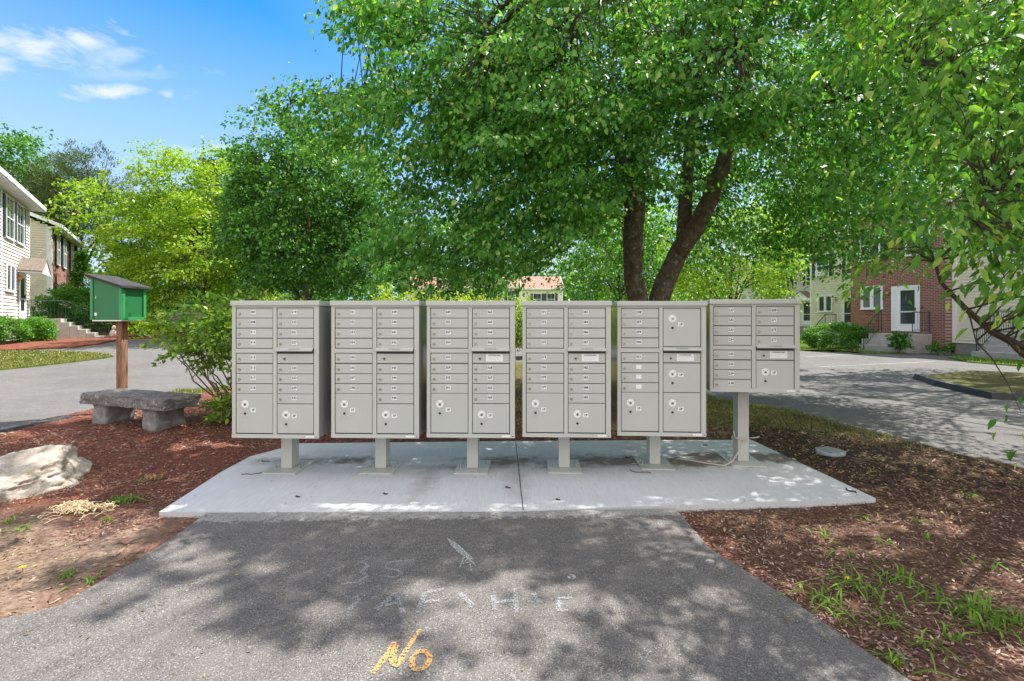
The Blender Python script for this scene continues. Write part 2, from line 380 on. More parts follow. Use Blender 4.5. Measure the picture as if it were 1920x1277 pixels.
M['bark'] = stonemat('maple_bark', (.035, .025, .018), (.125, .088, .062), (.27, .21, .155), 8, .35)
M['twig'] = simple('twig_bark', (.055, .038, .028), .9, var=.3)
M['twigpale'] = simple('shrub_stems', (.16, .105, .075), .9, var=.3)
M['bark_pale'] = stonemat('grey_tree_bark', (.10, .095, .09), (.20, .19, .175), (.33, .31, .29), 7)
# foliage
M['lf_main'] = leafmat('linden_leaves', (.022, .10, .022), (.080, .26, .045), (.21, .47, .085), (.55, .66, .20), .46)
M['lf_dark'] = leafmat('maple_leaves', (.034, .105, .020), (.065, .18, .032), (.12, .27, .045), (.2, .34, .07), .46)
M['lf_cherry'] = leafmat('cherry_leaves', (.05, .16, .022), (.10, .27, .036), (.20, .40, .05), (.50, .60, .10), .50, .5)
M['lf_lime'] = leafmat('lime_green_leaves', (.14, .26, .018), (.24, .40, .028), (.38, .52, .045), (.50, .55, .07), .45)
M['lf_mid'] = leafmat('mid_green_leaves', (.022, .085, .018), (.060, .185, .032), (.14, .34, .05), (.26, .44, .08), .38)
M['lf_pine'] = leafmat('pine_needles', (.03, .06, .02), (.06, .105, .03), (.11, .16, .045), None, .2)
M['lf_spruce'] = leafmat('spruce_needles', (.020, .050, .032), (.035, .075, .045), (.06, .115, .06), None, .12)
M['lf_gold'] = leafmat('golden_shrub_leaves', (.16, .26, .018), (.27, .38, .03), (.42, .50, .06), None, .42)
M['lf_bush'] = leafmat('viburnum_leaves', (.07, .17, .022), (.14, .28, .034), (.28, .42, .05), (.48, .52, .14), .42, .35)
M['lf_hedge'] = leafmat('yew_hedge_leaves', (.035, .13, .018), (.085, .25, .03), (.18, .40, .048), None, .34)
# buildings
M['siding_white'] = simple('white_vinyl_siding', (.70, .68, .64), .55, var=.04)
M['siding_cream'] = simple('cream_vinyl_siding', (.76, .69, .53), .55, var=.05)
M['siding_tan'] = simple('pale_tan_siding', (.74, .70, .58), .55, var=.05)
M['trim'] = simple('white_trim', (.82, .83, .85), .5, var=.04)
M['shutter'] = simple('dark_green_shutter', (.028, .045, .045), .5)
M['glass'] = NM('window_glass').fin((.035, .05, .055), .06, 0, .8)
M['glass_curtain'] = simple('curtained_glass', (.16, .19, .19), .15, var=.3, scale=3)
M['door_dark'] = simple('dark_storm_door', (.035, .04, .045), .3)
M['roof_grey'] = simple('grey_shingles', (.19, .18, .17), .9, var=.3, scale=9, bump=.5)
M['roof_brown'] = simple('brown_shingles', (.17, .135, .11), .9, var=.3, scale=12, bump=.5)
M['roof_red'] = simple('red_brown_shingles', (.34, .17, .13), .9, var=.2, scale=6, bump=.5)
M['rail'] = simple('black_iron', (.018, .022, .022), .5)
M['rail_green'] = simple('green_iron', (.03, .07, .06), .5)
M['step'] = simple('concrete_steps', (.40, .385, .36), .9, var=.15, scale=4, bump=.3)
M['foundation'] = simple('foundation_concrete', (.30, .28, .25), .9, var=.15)
M['lamp_glass'] = simple('amber_lamp_glass', (.6, .25, .08), .3)
def brick():
    m = NM('red_brick'); b = m.n.new('ShaderNodeTexBrick'); mp_ = m.n.new('ShaderNodeMapping'); mp_.inputs['Rotation'].default_value = (R(90), 0, 0)
    m.l.new(m.tc.outputs['Object'], mp_.inputs[0]); m.l.new(mp_.outputs[0], b.inputs['Vector'])
    b.inputs['Scale'].default_value = 1.0; b.inputs['Brick Width'].default_value = .215; b.inputs['Row Height'].default_value = .075
    b.inputs['Mortar Size'].default_value = .009; b.inputs['Bias'].default_value = 0
    b.inputs['Color1'].default_value = (.31, .105, .072, 1); b.inputs['Color2'].default_value = (.19, .062, .05, 1); b.inputs['Mortar'].default_value = (.42, .36, .32, 1)
    m.bump(b.outputs['Fac'], -.4, .01); return m.fin(m.mix(.15, b.outputs['Color'], m.ramp(m.noise(8), [(.3, (.1, .04, .03)), (.7, (.4, .16, .11))])), .9, 0, .2)
M['brick'] = brick()
def paintmark(name, c, cover):
    m = NM(name); n = m.noise(110, 4, .75); a = m.math('MULTIPLY', m.step(n, .62 - cover * .3, .68 - cover * .25), min(1, cover + .25))
    m.b.inputs['Alpha'].default_value = 1; m.l.new(a, m.b.inputs['Alpha']); return m.fin(c, .9, 0, .1)
M['orange_mark'] = paintmark('orange_spray', (.66, .37, .13), .62)
M['chalk_mark'] = paintmark('worn_white_marking', (.34, .35, .36), .54)
M['line_mark'] = paintmark('parking_line_paint', (.62, .60, .57), .5)
M['white_mark'] = paintmark('white_patch', (.50, .50, .48), .62)
M['rope'] = simple('pale_rope', (.58, .53, .42), .8)
M['galv'] = simple('galvanised', (.45, .45, .44), .4, .8, var=.2, scale=40)
M['lid'] = simple('pale_blue_plastic', (.33, .40, .42), .6, var=.3, scale=14)
M['yellow'] = simple('dandelion_yellow', (.80, .52, .02), .6)
M['gnome'] = simple('pale_garden_figure', (.66, .56, .46), .7, var=.2)

# ------------------------------------------------------------ ground, road, beds
gp = [(-260, -60), (260, -60), (260, 400), (-260, 400)]
def ground_sheet():
    xs = [-260, -120, -60] + [x * 2.0 for x in range(-22, 23)] + [60, 120, 260]
    ys = [-60, -20] + [y * 2.0 for y in range(-4, 28)] + [70, 110, 200, 400]
    v = [(x, y, T(x, y) - .12) for y in ys for x in xs]; nx = len(xs)
    f = [(j * nx + i, j * nx + i + 1, (j + 1) * nx + i + 1, (j + 1) * nx + i) for j in range(len(ys) - 1) for i in range(nx - 1)]
    me = bpy.data.meshes.new('ground'); me.from_pydata(v, [], f); tag(link('ground', me, M['grass']), kind='structure')
ground_sheet()
ROADZ = -.055
road_poly = [(-26, -6), (30, -6), (30, 19), (22, 28), (-14.5, 28.5), (-19.5, 22), (-26, 16)]
drape('road', road_poly, ROADZ, M['asphalt_lot'], .5)
# island with mulch around the boxes
right_edge = [G(1920, 878), G(1780, 848), G(1640, 811), G(1480, 771), G(1330, 742)]
left_edge = [G(380, 738), G(180, 767), G(0, 806)]
isl = [(-9.5, -1.0), (9, -1.0), (7.4, 3.2)] + right_edge + [(3.3, 11), (2.3, 14.0), (.6, 15.6), (-1.6, 15.2), (-3.4, 12.4)] + left_edge + [(-8.6, 4.0)]
def hmul(x, y):
    n = mnoise.fractal(Vector((x * 1.3, y * 1.3, 0)), 1.0, 2.0, 4)
    n2 = mnoise.noise(Vector((x * 6, y * 6, 3)))
    # keep clear of the pad and the asphalt
    return .022 * n + .010 * n2 - .03 + .045 * smooth(.15, .8, max(abs(x) - 2.7, (y - 5.3) if abs(x) < 2.9 else 0, 0))
drape('mulch_bed', isl, .0, M['mulch'], .14, skirt=.14, hf=hmul)
PAD = [G(298, 963), G(968, 961.5), G(1642, 938), G(1408, 827), G(966, 829), G(562, 833.5), G(470, 858), G(418, 886)]
def slab(name, poly, z0, z1, mat):
    m = MB(); m.prism([(x, y, z0) for x, y in poly], [(x, y, z1) for x, y in poly]); return m.build(name, mat)
PADZ = 0.0
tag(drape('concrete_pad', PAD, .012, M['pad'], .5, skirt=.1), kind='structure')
# the path of asphalt in the foreground
apron = [G(388, 964), G(340, 1000), G(290, 1032), G(205, 1085), G(110, 1140), G(0, 1163), (-3.2, 1.6), (-4.5, -3.0), (3.5, -3.0), (2.05, .9), G(1700, 1277), G(1600, 1208), G(1480, 1128), G(1330, 1030), G(1268, 957), G(968, 960.5)]
tag(drape('asphalt_path', apron, .006, M['asphalt_near'], .5, skirt=.08), kind='structure')
# joint in the pad: a thin dark groove strip
jm = MB(); a = Vector((*G(967, 831), 0)); b = Vector((*G(981, 961), 0)); d = (b - a).normalized(); s = Vector((-d.y, d.x, 0)) * .0035
jm.face([a - s + Vector((0, 0, .0165)), b - s + Vector((0, 0, .0165)), b + s + Vector((0, 0, .0165)), a + s + Vector((0, 0, .0165))])
tag(jm.build('pad_joint', M['seam']), kind='structure')
# tar curbs
def curb(name, pts, r=.07, hgt=.05, z=ROADZ):
    m = MB(); pts = [Vector((*p, T(*p) + z)) for p in pts]; prof = [(-r, 0), (-r * .6, hgt), (r * .6, hgt), (r, 0)]; ring = []
    for k, p in enumerate(pts):
        t = (pts[min(k + 1, len(pts) - 1)] - pts[max(k - 1, 0)]).normalized(); s_ = Vector((-t.y, t.x, 0)); ring.append([p + s_ * q[0] + Vector((0, 0, q[1])) for q in prof])
    for k in range(len(ring) - 1):
        for j in range(3): m.face([ring[k][j], ring[k + 1][j], ring[k + 1][j + 1], ring[k][j + 1]])
    return tag(m.build(name, M['asphalt_curb'], recalc=False), kind='structure')
curb('curb', [G(-60, 826), G(0, 812), G(60, 800), G(130, 786)], .10, .10)
disl = [G(1722, 706), G(1830, 696), (13.5, 12.2), (16.5, 11.2), (16, 8.2), (11.9, 7.7), G(1860, 741), G(1760, 718)]
drape('tree_island', disl, .02, M['mulch'], .5, skirt=.1)
curb('curb', [G(1722, 706), G(1760, 719), G(1860, 742), (11.9, 7.6), (16, 8.1)], .12, .12)
# left: grass island, red bed, lawn
gi = [G(-120, 705), G(0, 691), G(100, 681), G(200, 669), G(214, 666), G(190, 662), G(100, 658), G(0, 657), G(-120, 658)]
drape('grass_island', gi, -.01, M['grass'], .5, skirt=.08)
bed = [G(-150, 655), G(0, 655.5), G(60, 653.5), G(140, 650), G(190, 643), (-18.6, 22.2), (-21, 27), (-24.6, 26.5), (-30, 14)]
drape('bark_bed', bed, -.0, M['redbed'], .5, skirt=.08)
bed2 = [(-18.6, 23.0), (-15.5, 23.6), (-15, 24.6), (-20.5, 25.5)]
drape('bark_bed', bed2, .02, M['redbed'], .5, skirt=.08)
lawnb = [(-40, 24.6), (-20.6, 25.6), (-15, 24.7), (-13, 27.5), (14, 27.5), (15.5, 60), (-40, 60)]
drape('lawn', lawnb, -.03, M['grass'], 1.0, skirt=.1)
rl = [G(1430, 648), G(1500, 655.5), G(1560, 655), G(1620, 661), G(1690, 661.5), G(1755, 655.5), (20.5, 20.2), (19.5, 32), (14, 34)]
drape('front_lawn', rl, -.02, M['grass'], .5, skirt=.08)
rl2 = [G(1778, 669), G(1815, 677), G(1925, 685), (19, 12.3), (26, 12), (24, 17.0), (19.6, 18.2)]
drape('front_lawn', rl2, -.02, M['grass'], .5, skirt=.08)
# parking lines
def strip(name, p0, p1, wd, z, mat):
    a = Vector((*p0, 0)); b = Vector((*p1, 0)); s_ = Vector((-(b - a).y, (b - a).x, 0)).normalized() * wd / 2; zz = Vector((0, 0, z))
    m = MB(); m.face([a - s_ + zz, b - s_ + zz, b + s_ + zz, a + s_ + zz]); return m.build(name, mat)
for q, (p0, p1) in enumerate([((1535, 685), (1755, 675)), ((1508, 667), (1618, 661)), ((1500, 655), (1560, 654))]):
    tag(strip('parking_line', G(*p0), G(*p1), .10, ROADZ + .006, M['line_mark']), kind='structure')
tag(strip('parking_line', G(262, 646), G(420, 645), .10, ROADZ + .08, M['line_mark']), kind='structure')

# ---- painted writing on the asphalt (strokes given on the ground)
def ribbon(m, pts, wds, z, dz=0):
    pts = [Vector((*G(*p), z)) for p in pts]
    fine = []; fw = []
    for k in range(len(pts) - 1):
        for t in range(4):
            f_ = t / 4; fine.append(pts[k].lerp(pts[k + 1], f_)); fw.append(wds[k] * (1 - f_) + wds[k + 1] * f_)
    fine.append(pts[-1]); fw.append(wds[-1])
    L_ = []; R_ = []
    for k, p in enumerate(fine):
        t = (fine[min(k + 1, len(fine) - 1)] - fine[max(k - 1, 0)]).normalized(); s_ = Vector((-t.y, t.x, 0)) * fw[k] / 2 * random.uniform(.85, 1.15)
        L_.append(p + s_); R_.append(p - s_)
    for k in range(len(fine) - 1): m.face([L_[k], L_[k + 1], R_[k + 1], R_[k]])
AZ = .010
m = MB()
ribbon(m, [(699, 1270), (715, 1252), (730, 1228), (740, 1213)], [.02, .026, .028, .026], AZ)
ribbon(m, [(744, 1214), (737, 1232), (736, 1250), (744, 1256), (753, 1244), (764, 1224), (776, 1206), (789, 1189)], [.026, .028, .028, .026, .024, .024, .022, .018], AZ + .001)
ov = [(789 + 17 * math.cos(a), 1245 + 17 * math.sin(a) - 5 * math.cos(a)) for a in [k * math.pi / 7 for k in range(0, 15)]]
ribbon(m, ov, [.024] * len(ov), AZ + .002)
tag(m.build('painted_word', M['orange_mark'], recalc=False), 'orange spray painted word NO at the bottom of the asphalt path', 'painted marking')
fe = empty('faded_writing', (*G(880, 1100), 0), 0, 'faded whitish letters across the middle of the asphalt path', 'painted marking')
for wd_, glyph in [(.020, [[(665, 1065), (680, 1056), (690, 1066), (676, 1078), (690, 1085), (672, 1098), (640, 1102)]]), (.020, [[(755, 1055), (728, 1058), (722, 1070), (745, 1072), (752, 1082), (738, 1089), (722, 1086)]]),
        (.026, [[(655, 1150), (680, 1122), (665, 1128)]]), (.024, [[(705, 1152), (741, 1116), (756, 1155)], [(722, 1140), (752, 1138)]]), (.024, [[(782, 1155), (797, 1118), (832, 1110)], [(790, 1134), (826, 1130)]]),
        (.024, [[(862, 1118), (886, 1140), (880, 1146)]]), (.024, [[(925, 1120), (928, 1150)], [(965, 1108), (968, 1156)], [(925, 1134), (968, 1130)]]), (.022, [[(1000, 1118), (1012, 1136)]]), (.022, [[(1072, 1128), (1048, 1128), (1046, 1150), (1066, 1152)]])]:
    m = MB()
    for q, st_ in enumerate(glyph): ribbon(m, st_, [wd_] * len(st_), AZ + .0006 * q)
    o_ = m.build('letter', M['chalk_mark'], fe, recalc=False); o_.matrix_parent_inverse = Matrix.Translation(-fe.location)
m = MB()
pts = [G(*p) for p in [(838, 1012), (850, 1018), (862, 1026), (878, 1042), (888, 1052), (882, 1056), (872, 1050), (858, 1040), (846, 1028)]]
m.face([(x, y, AZ) for x, y in pts])
for a_, b_ in [((870, 1050), (862, 1070)), ((880, 1054), (884, 1078)), ((876, 1052), (868, 1062)), ((884, 1056), (892, 1068)), ((874, 1058), (888, 1064))]:
    ribbon(m, [a_, b_], [.012, .004], AZ + .001)
tag(m.build('white_paint_patch', M['white_mark'], recalc=False), 'small chipped white paint patch on the asphalt below the pad', 'paint patch')

# ------------------------------------------------------------ small shapes scattered over the beds
def quadcloud(name, pos, axis, side, Lh, Wh, mat, label=None, kind='stuff', lift=None, parent=None):
    """pos,axis,side: (N,3) arrays; one small rhomboid each"""
    n = len(pos); a = axis * Lh[:, None]; s_ = side * Wh[:, None]
    v = np.empty((n, 4, 3)); v[:, 0] = pos - a; v[:, 1] = pos + s_; v[:, 2] = pos + a; v[:, 3] = pos - s_
    if lift is not None: v[:, 1, 2] += lift; v[:, 3, 2] += lift
    me = rawmesh(name, v.reshape(-1, 3), 4, n)
    o = link(name, me, mat, parent)
    if kind: tag(o, kind=kind)
    return o
def rawmesh(name, verts, k, n, faces=None):
    me = bpy.data.meshes.new(name); nv = len(verts)
    if faces is None: faces = np.arange(n * k).reshape(n, k)
    nf, kk = faces.shape
    me.vertices.add(nv); me.vertices.foreach_set('co', verts.astype(np.float32).ravel())
    me.loops.add(nf * kk); me.loops.foreach_set('vertex_index', faces.astype(np.int32).ravel())
    me.polygons.add(nf); me.polygons.foreach_set('loop_start', np.arange(0, nf * kk, kk, dtype=np.int32))
    me.polygons.foreach_set('loop_total', np.full(nf, kk, np.int32)); me.update(calc_edges=True); return me
def norm(a): return a / np.maximum(np.linalg.norm(a, axis=-1, keepdims=True), 1e-9)
def scatter(n, poly, holes=(), dens=None):
    xs = np.array([p[0] for p in poly]); ys = np.array([p[1] for p in poly]); X_ = []; Y_ = []; c = 0
    while c < n:
        x = rng.uniform(xs.min(), xs.max(), n * 2); y = rng.uniform(ys.min(), ys.max(), n * 2)
        k = inpoly(x, y, poly)
        for h_ in holes: k &= ~inpoly(x, y, h_)
        if dens is not None: k &= rng.random(n * 2) < dens(x, y)
        X_.append(x[k]); Y_.append(y[k]); c += k.sum()
    return np.concatenate(X_)[:n], np.concatenate(Y_)[:n]
def hz(xs, ys): return np.array([hmul(a_, b_) for a_, b_ in zip(xs, ys)])
def flatbits(name, x, y, Lr, Wr, mat, tilt=.35, z0=.004):
    n = len(x); th = rng.uniform(0, math.pi * 2, n); t = rng.normal(0, tilt, n)
    ax = norm(np.stack([np.cos(th), np.sin(th), t * .6], 1)); sd = norm(np.stack([-np.sin(th), np.cos(th), rng.normal(0, tilt, n)], 1))
    pos = np.stack([x, y, hz(x, y) + z0 + rng.uniform(0, .012, n)], 1)
    return quadcloud(name, pos, ax, sd, rng.uniform(*Lr, n), rng.uniform(*Wr, n), mat)
padout = [(x * 1.01, y) for x, y in PAD]
vis = lambda x, y: (np.abs(x) < y * 1.13 + .1)
def chip_d(x, y):
    d = np.where(vis(x, y), 1.0, 0.0) * np.clip(3.2 / y, .25, 1) ** 1.6
    bare = (x < -1.9) & (y < 3.35 + .35 * np.sin(x * 5)); d = np.where(bare, d * .13, d)
    right = (x > 2.4) & (y > 3.8); return np.where(right, d * .5, d)
cx, cy = scatter(62000, [(-7.6, 1.2), (8, 1.2), (6, 5), (4.2, 8), (-6, 8.6), (-7.6, 6)], [PAD, apron], chip_d)
k = inpoly(cx, cy, isl); cx, cy = cx[k], cy[k]; k = cx < 1 + .5 * rng.random(len(cx))
flatbits('bark_chips', cx[k], cy[k], (.006, .022), (.002, .006), M['chips']); flatbits('bark_chips', cx[~k], cy[~k], (.005, .022), (.002, .006), M['chips_dry'])
x_, y_ = scatter(9000, [(-6, 5), (4.2, 5), (4.2, 9), (-6, 9)], [PAD], lambda x, y: np.where(vis(x, y), .7, 0)); k = inpoly(x_, y_, isl)
flatbits('bark_chips', x_[k], y_[k], (.015, .04), (.005, .01), M['chips'])
x_, y_ = scatter(9500, [(1.2, 1.4), (7, 1.4), (5.2, 5), (3.5, 9), (-2, 9), (-2, 5.4), (2.6, 5.4), (2.6, 4)], [PAD, apron], lambda x, y: np.where(vis(x, y), 1, 0) * np.where(y > 3.3, 1, .3)); k = inpoly(x_, y_, isl)
flatbits('leaf_litter', x_[k], y_[k], (.008, .022), (.004, .012), M['litter'])
x_, y_ = scatter(900, [(-4.2, 1.6), (-1.5, 1.6), (-2, 4), (-4.2, 5)], [PAD, apron], None); k = inpoly(x_, y_, isl)
flatbits('leaf_litter', x_[k], y_[k], (.006, .02), (.003, .008), M['litter'])

x_, y_ = scatter(340, [(-7.2, 1.2), (7, 1.2), (5, 5), (-6, 8)], [PAD, apron], None); k = inpoly(x_, y_, isl)
flatbits('bark_chips', x_[k], y_[k], (.03, .06), (.006, .014), M['chips'], .25, .012)
for pl_, z_, n_ in ((PAD, .014, 150), (apron, .009, 190)):
    x_, y_ = scatter(n_, pl_, [], lambda x, y: np.where(vis(x, y) & (y > 1.5), 1, 0) * np.clip((y - 4.7) * 1.2, .35, 1) if pl_ is PAD else np.where(vis(x, y) & (y > 1.5), 1, 0) * np.clip(np.abs(x) / 2 , .2, 1)); n_ = len(x_)
    th = rng.uniform(0, 6.28, n_); ax = np.stack([np.cos(th), np.sin(th), rng.normal(0, .08, n_)], 1); sd = np.stack([-np.sin(th), np.cos(th), rng.normal(0, .12, n_)], 1)
    quadcloud('leaf_litter', np.stack([x_, y_, np.full(n_, z_ + .004)], 1), norm(ax), norm(sd), rng.uniform(.003, .014, n_), rng.uniform(.002, .006, n_), M['litter'])
def blades(name, x, y, z, hgt, wd, mat, lean=.45, parent=None, kind='stuff', seg=2):
    n = len(x); th = rng.uniform(0, 2 * math.pi, n); ln = np.abs(rng.normal(0, lean, n)) + .1
    d = np.stack([np.cos(th), np.sin(th), np.zeros(n)], 1); sd = np.stack([-np.sin(th), np.cos(th), np.zeros(n)], 1)
    b = np.stack([x, y, z], 1); h_ = hgt
    v = np.empty((n, 6, 3)); up = np.array([0, 0, 1.0])
    mid = b + d * (h_ * ln * .35)[:, None] + up * (h_ * .6)[:, None]; tip = b + d * (h_ * ln * 1.25)[:, None] + up * (h_ * np.clip(1 - ln * .45, .2, 1))[:, None]
    w2 = (wd / 2)[:, None]
    v[:, 0] = b - sd * w2; v[:, 1] = b + sd * w2; v[:, 2] = mid + sd * w2 * .9; v[:, 3] = mid - sd * w2 * .9; v[:, 4] = tip + sd * w2 * .12; v[:, 5] = tip - sd * w2 * .12
    base = (np.arange(n) * 6)[:, None]; f = np.concatenate([base + np.array([0, 1, 2, 3]), base + np.array([3, 2, 4, 5])], 0)
    o = link(name, rawmesh(name, v.reshape(-1, 3), 4, n, f), mat, parent)
    if kind: tag(o, kind=kind)
    return o
# grass growing at the back right edge of the bed
gstrip = [G(1325, 745), G(1480, 772), G(1640, 812), G(1780, 849), G(1900, 877), G(1800, 868), G(1640, 838), G(1480, 812), G(1320, 800)]
gd = lambda x, y: np.clip((y - 5.0) / 2.2, .06, 1)
x_, y_ = scatter(13000, gstrip + [], [], gd)
blades('grass', x_, y_, hz(x_, y_) - .005, rng.uniform(.02, .06, len(x_)), rng.uniform(.003, .006, len(x_)), M['blade_dry'])
x_, y_ = scatter(14000, [(-2.5, 5.6), (2.6, 5.6), (3.6, 8.5), (3.0, 12), (0, 14.5), (-3, 11.5)], [PAD]); k = inpoly(x_, y_, isl); x_, y_ = x_[k], y_[k]
blades('grass', x_, y_, hz(x_, y_) - .005, rng.uniform(.03, .08, len(x_)), rng.uniform(.004, .009, len(x_)), M['blade_dry'])
x_, y_ = scatter(12000, gi); z_ = np.array([T(a_, b_) for a_, b_ in zip(x_, y_)])
blades('grass', x_, y_, z_ - .01, rng.uniform(.03, .09, len(x_)), rng.uniform(.01, .025, len(x_)), M['blade_dry'])
for pl in (rl, rl2):
    x_, y_ = scatter(7000, pl); blades('grass', x_, y_, np.zeros(len(x_)) - .03, rng.uniform(.04, .10, len(x_)), rng.uniform(.012, .03, len(x_)), M['blade'])
gl = [G(300, 738), G(330, 728), G(440, 722), G(440, 742), G(380, 740)]
x_, y_ = scatter(3000, gl); blades('grass', x_, y_, np.full(len(x_), -.06), rng.uniform(.03, .09, len(x_)), rng.uniform(.005, .012, len(x_)), M['blade_dry'])

# tufts: each one a thing
tuft_spots = [(1606, 1096, 34, .15, 'largest grass tuft, beside the yellow dandelion on the right bed'), (1550, 1122, 26, .11, 'broad green grass tuft nearest the path on the right bed'),
    (1680, 1080, 26, .13, 'upright grass tuft right of the dandelion'), (1807, 1142, 40, .15, 'widest spreading grass tuft near the right edge of the mulch'), (1852, 1168, 24, .11, 'leafy tuft touching the right side of the widest tuft'),
    (1682, 1245, 14, .09, 'small tuft at the lower edge of the right bed beside the asphalt'), (1915, 1165, 22, .12, 'grass tuft cut by the right border of the picture'), (1737, 1210, 14, .08, 'small sprout below the widest tuft'),
    (1776, 1186, 12, .07, 'thin sprout left below the widest tuft'), (1554, 1003, 14, .08, 'low sprout in the sunny mulch near the pad corner'), (1576, 1030, 9, .08, 'thin sprout in the mulch between path and pad corner'),
    (1720, 975, 12, .06, 'bright little sprout right of the pad corner'), (1812, 937, 10, .06, 'lone sprout in the dark mulch right of the pad corner'), (1628, 964, 12, .06, 'sprout hugging the right corner of the pad'),
    (1850, 1055, 9, .09, 'tall thin sprout high on the right side of the bed'), (1741, 1006, 9, .06, 'tiny sprout in the middle of the right bed'), (1659, 1014, 8, .08, 'single arching sprout in the sunny mulch'),
    (1571, 1150, 14, .08, 'yellowish tuft by the path below the broad tuft'), (1676, 1164, 16, .09, 'tuft growing from the bare dark patch'),
    (228, 940, 42, .10, 'dense green weed right of the straw pile'), (203, 972, 14, .05, 'flat weed just below the straw pile'), (292, 897, 10, .07, 'wispy grass sprout in the left mulch'), (262, 903, 8, .05, 'thin yellowish sprout left of the wispy one'),
    (14, 990, 14, .06, 'weed at the left picture edge below the boulder'), (34, 1000, 14, .06, 'weed beside the left picture edge in bare soil'), (130, 1074, 20, .06, 'low grass tuft in the bare soil'), (168, 1082, 14, .05, 'low tuft right of the bare soil tuft')]
for px, py, nbl, hh, lab in tuft_spots:
    x0, y0 = G(px, py); q = rng.normal(0, hh * .40, (nbl, 2))
    e = empty('grass_tuft', (x0, y0, hmul(x0, y0)), 0, lab, 'grass tuft', 'weeds sprouting from the bed'); 
    o = blades('blades', q[:, 0], q[:, 1], np.full(nbl, -.005), rng.uniform(.4, 1.0, nbl) * hh, rng.uniform(.006, .013, nbl), M['blade'], 1.15, e, None)
for px, py, lab in [(1590, 1086, 'yellow dandelion flower in the right bed tufts'), (42, 1066, 'yellow dandelion flower on bare soil at the left')]:
    x0, y0 = G(px, py); m = MB()
    for k in range(26):
        a = k * 2.4; r = .004 + .014 * (k / 26); m.face([(0, 0, .03), (r * math.cos(a - .2), r * math.sin(a - .2), .034), (1.25 * r * math.cos(a), 1.25 * r * math.sin(a), .031), (r * math.cos(a + .2), r * math.sin(a + .2), .034)])
    e = empty('dandelion', (x0, y0, hmul(x0, y0)), 0, lab, 'flower'); m.build('petals', M['yellow'], e, recalc=False)
    m = MB(); m.tube([(0, 0, -.01), (.002, 0, .03)], .002, 5); m.build('stem', M['blade'], e)
# straw pile
m = MB()
x0, y0 = G(140, 962)
for k in range(230):
    a = rng.uniform(0, 2 * math.pi); r = min(.2, abs(rng.normal(0, .09))); cx_, cy_ = r * math.cos(a) * 1.35, r * math.sin(a) * .8
    th = rng.uniform(0, math.pi); l = rng.uniform(.04, .12); zc = max(.004, .055 * math.exp(-(r / .12) ** 2) * rng.uniform(.3, 1.2)); dx_, dy_ = math.cos(th) * l / 2, math.sin(th) * l / 2
    m.tube([(cx_ - dx_, cy_ - dy_, zc - .004), (cx_, cy_, zc + rng.uniform(.004, .02)), (cx_ + dx_, cy_ + dy_, zc - .002)], .0022, 4)
tag(m.build('straw_pile', M['straw'], loc=(x0, y0, hmul(x0, y0))), 'small heap of pale dry straw in front of the boulder', 'straw pile')

# ------------------------------------------------------------ rocks and stone bench
def rock(name, loc, size, seed, mat, cuts, amp=.12, sub=5, power=.75):
    bm = bmesh.new(); bmesh.ops.create_icosphere(bm, subdivisions=sub, radius=1)
    for v in bm.verts:
        p = v.co.copy()
        for nn, d in cuts:
            nn = Vector(nn).normalized(); q = p.dot(nn)
            if q > d: p -= nn * (q - d) * .92
        f = mnoise.fractal(p * 1.6 + Vector((seed, 0, 0)), .9, 2.1, 6); rg = mnoise.ridged_multi_fractal(Vector((p.x * 3, p.y * 3, p.z * 7)) + Vector((0, seed, 0)), .8, 2.1, 6, 1, 2)
        p += p.normalized() * (f * amp + (rg - 1.0) * amp * .30)
        v.co = Vector((p.x * size[0], p.y * size[1], p.z * size[2]))
    me = bpy.data.meshes.new(name); bm.to_mesh(me); bm.free(); me.polygons.foreach_set('use_smooth', [True] * len(me.polygons))
    return link(name, me, mat, None, loc)
tag(rock('boulder', (-4.18, 3.80, .02), (.54, .58, .345), 3.3, M['boulder'], [((0.25, -.35, 1), .62), ((1, -.5, .5), .72), ((.9, .6, .5), .78), ((-.3, .2, 1), .72), ((.7, -1, .1), .75)], .17, 6),
    'pale grey granite boulder at the left edge of the mulch', 'boulder')
def roughbox(name, x0, x1, y0, y1, z0, z1, mat, parent, n=14, amp=.018, seed=0, taper=0):
    bm = bmesh.new(); bmesh.ops.create_cube(bm, size=2); bmesh.ops.subdivide_edges(bm, edges=bm.edges[:], cuts=n, use_grid_fill=True)
    cx_, cy_, cz_ = (x0 + x1) / 2, (y0 + y1) / 2, (z0 + z1) / 2; hx, hy, hz_ = (x1 - x0) / 2, (y1 - y0) / 2, (z1 - z0) / 2
    for v in bm.verts:
        p = Vector((v.co.x * hx, v.co.y * hy, v.co.z * hz_)); t = 1 + taper * v.co.z; p.x *= t; p.y *= t
        r = .018
        # round the edges a little
        for ax, hh in ((0, hx), (1, hy), (2, hz_)): pass
        f = mnoise.fractal(Vector((p.x * 9 + seed, p.y * 9, p.z * 14)), .9, 2, 5)
        nrm = Vector((p.x if abs(abs(v.co.x) - 1) < 1e-3 else 0, p.y if abs(abs(v.co.y) - 1) < 1e-3 else 0, p.z if abs(abs(v.co.z) - 1) < 1e-3 else 0))
        k = sum(abs(abs(c) - 1) < 1e-3 for c in v.co)
        nrm = Vector([(1 if c > 0 else -1) if abs(abs(c) - 1) < 1e-3 else 0 for c in v.co]).normalized() if k else Vector((0, 0, 0))
        topf = .35 if (abs(v.co.z - 1) < 1e-3 and k == 1) else 1
        p += nrm * (f * amp * topf - (.010 if k > 1 else 0)); v.co = p + Vector((cx_, cy_, cz_))
    me = bpy.data.meshes.new(name); bm.to_mesh(me); bm.free(); me.polygons.foreach_set('use_smooth', [True] * len(me.polygons)); return link(name, me, mat, parent)
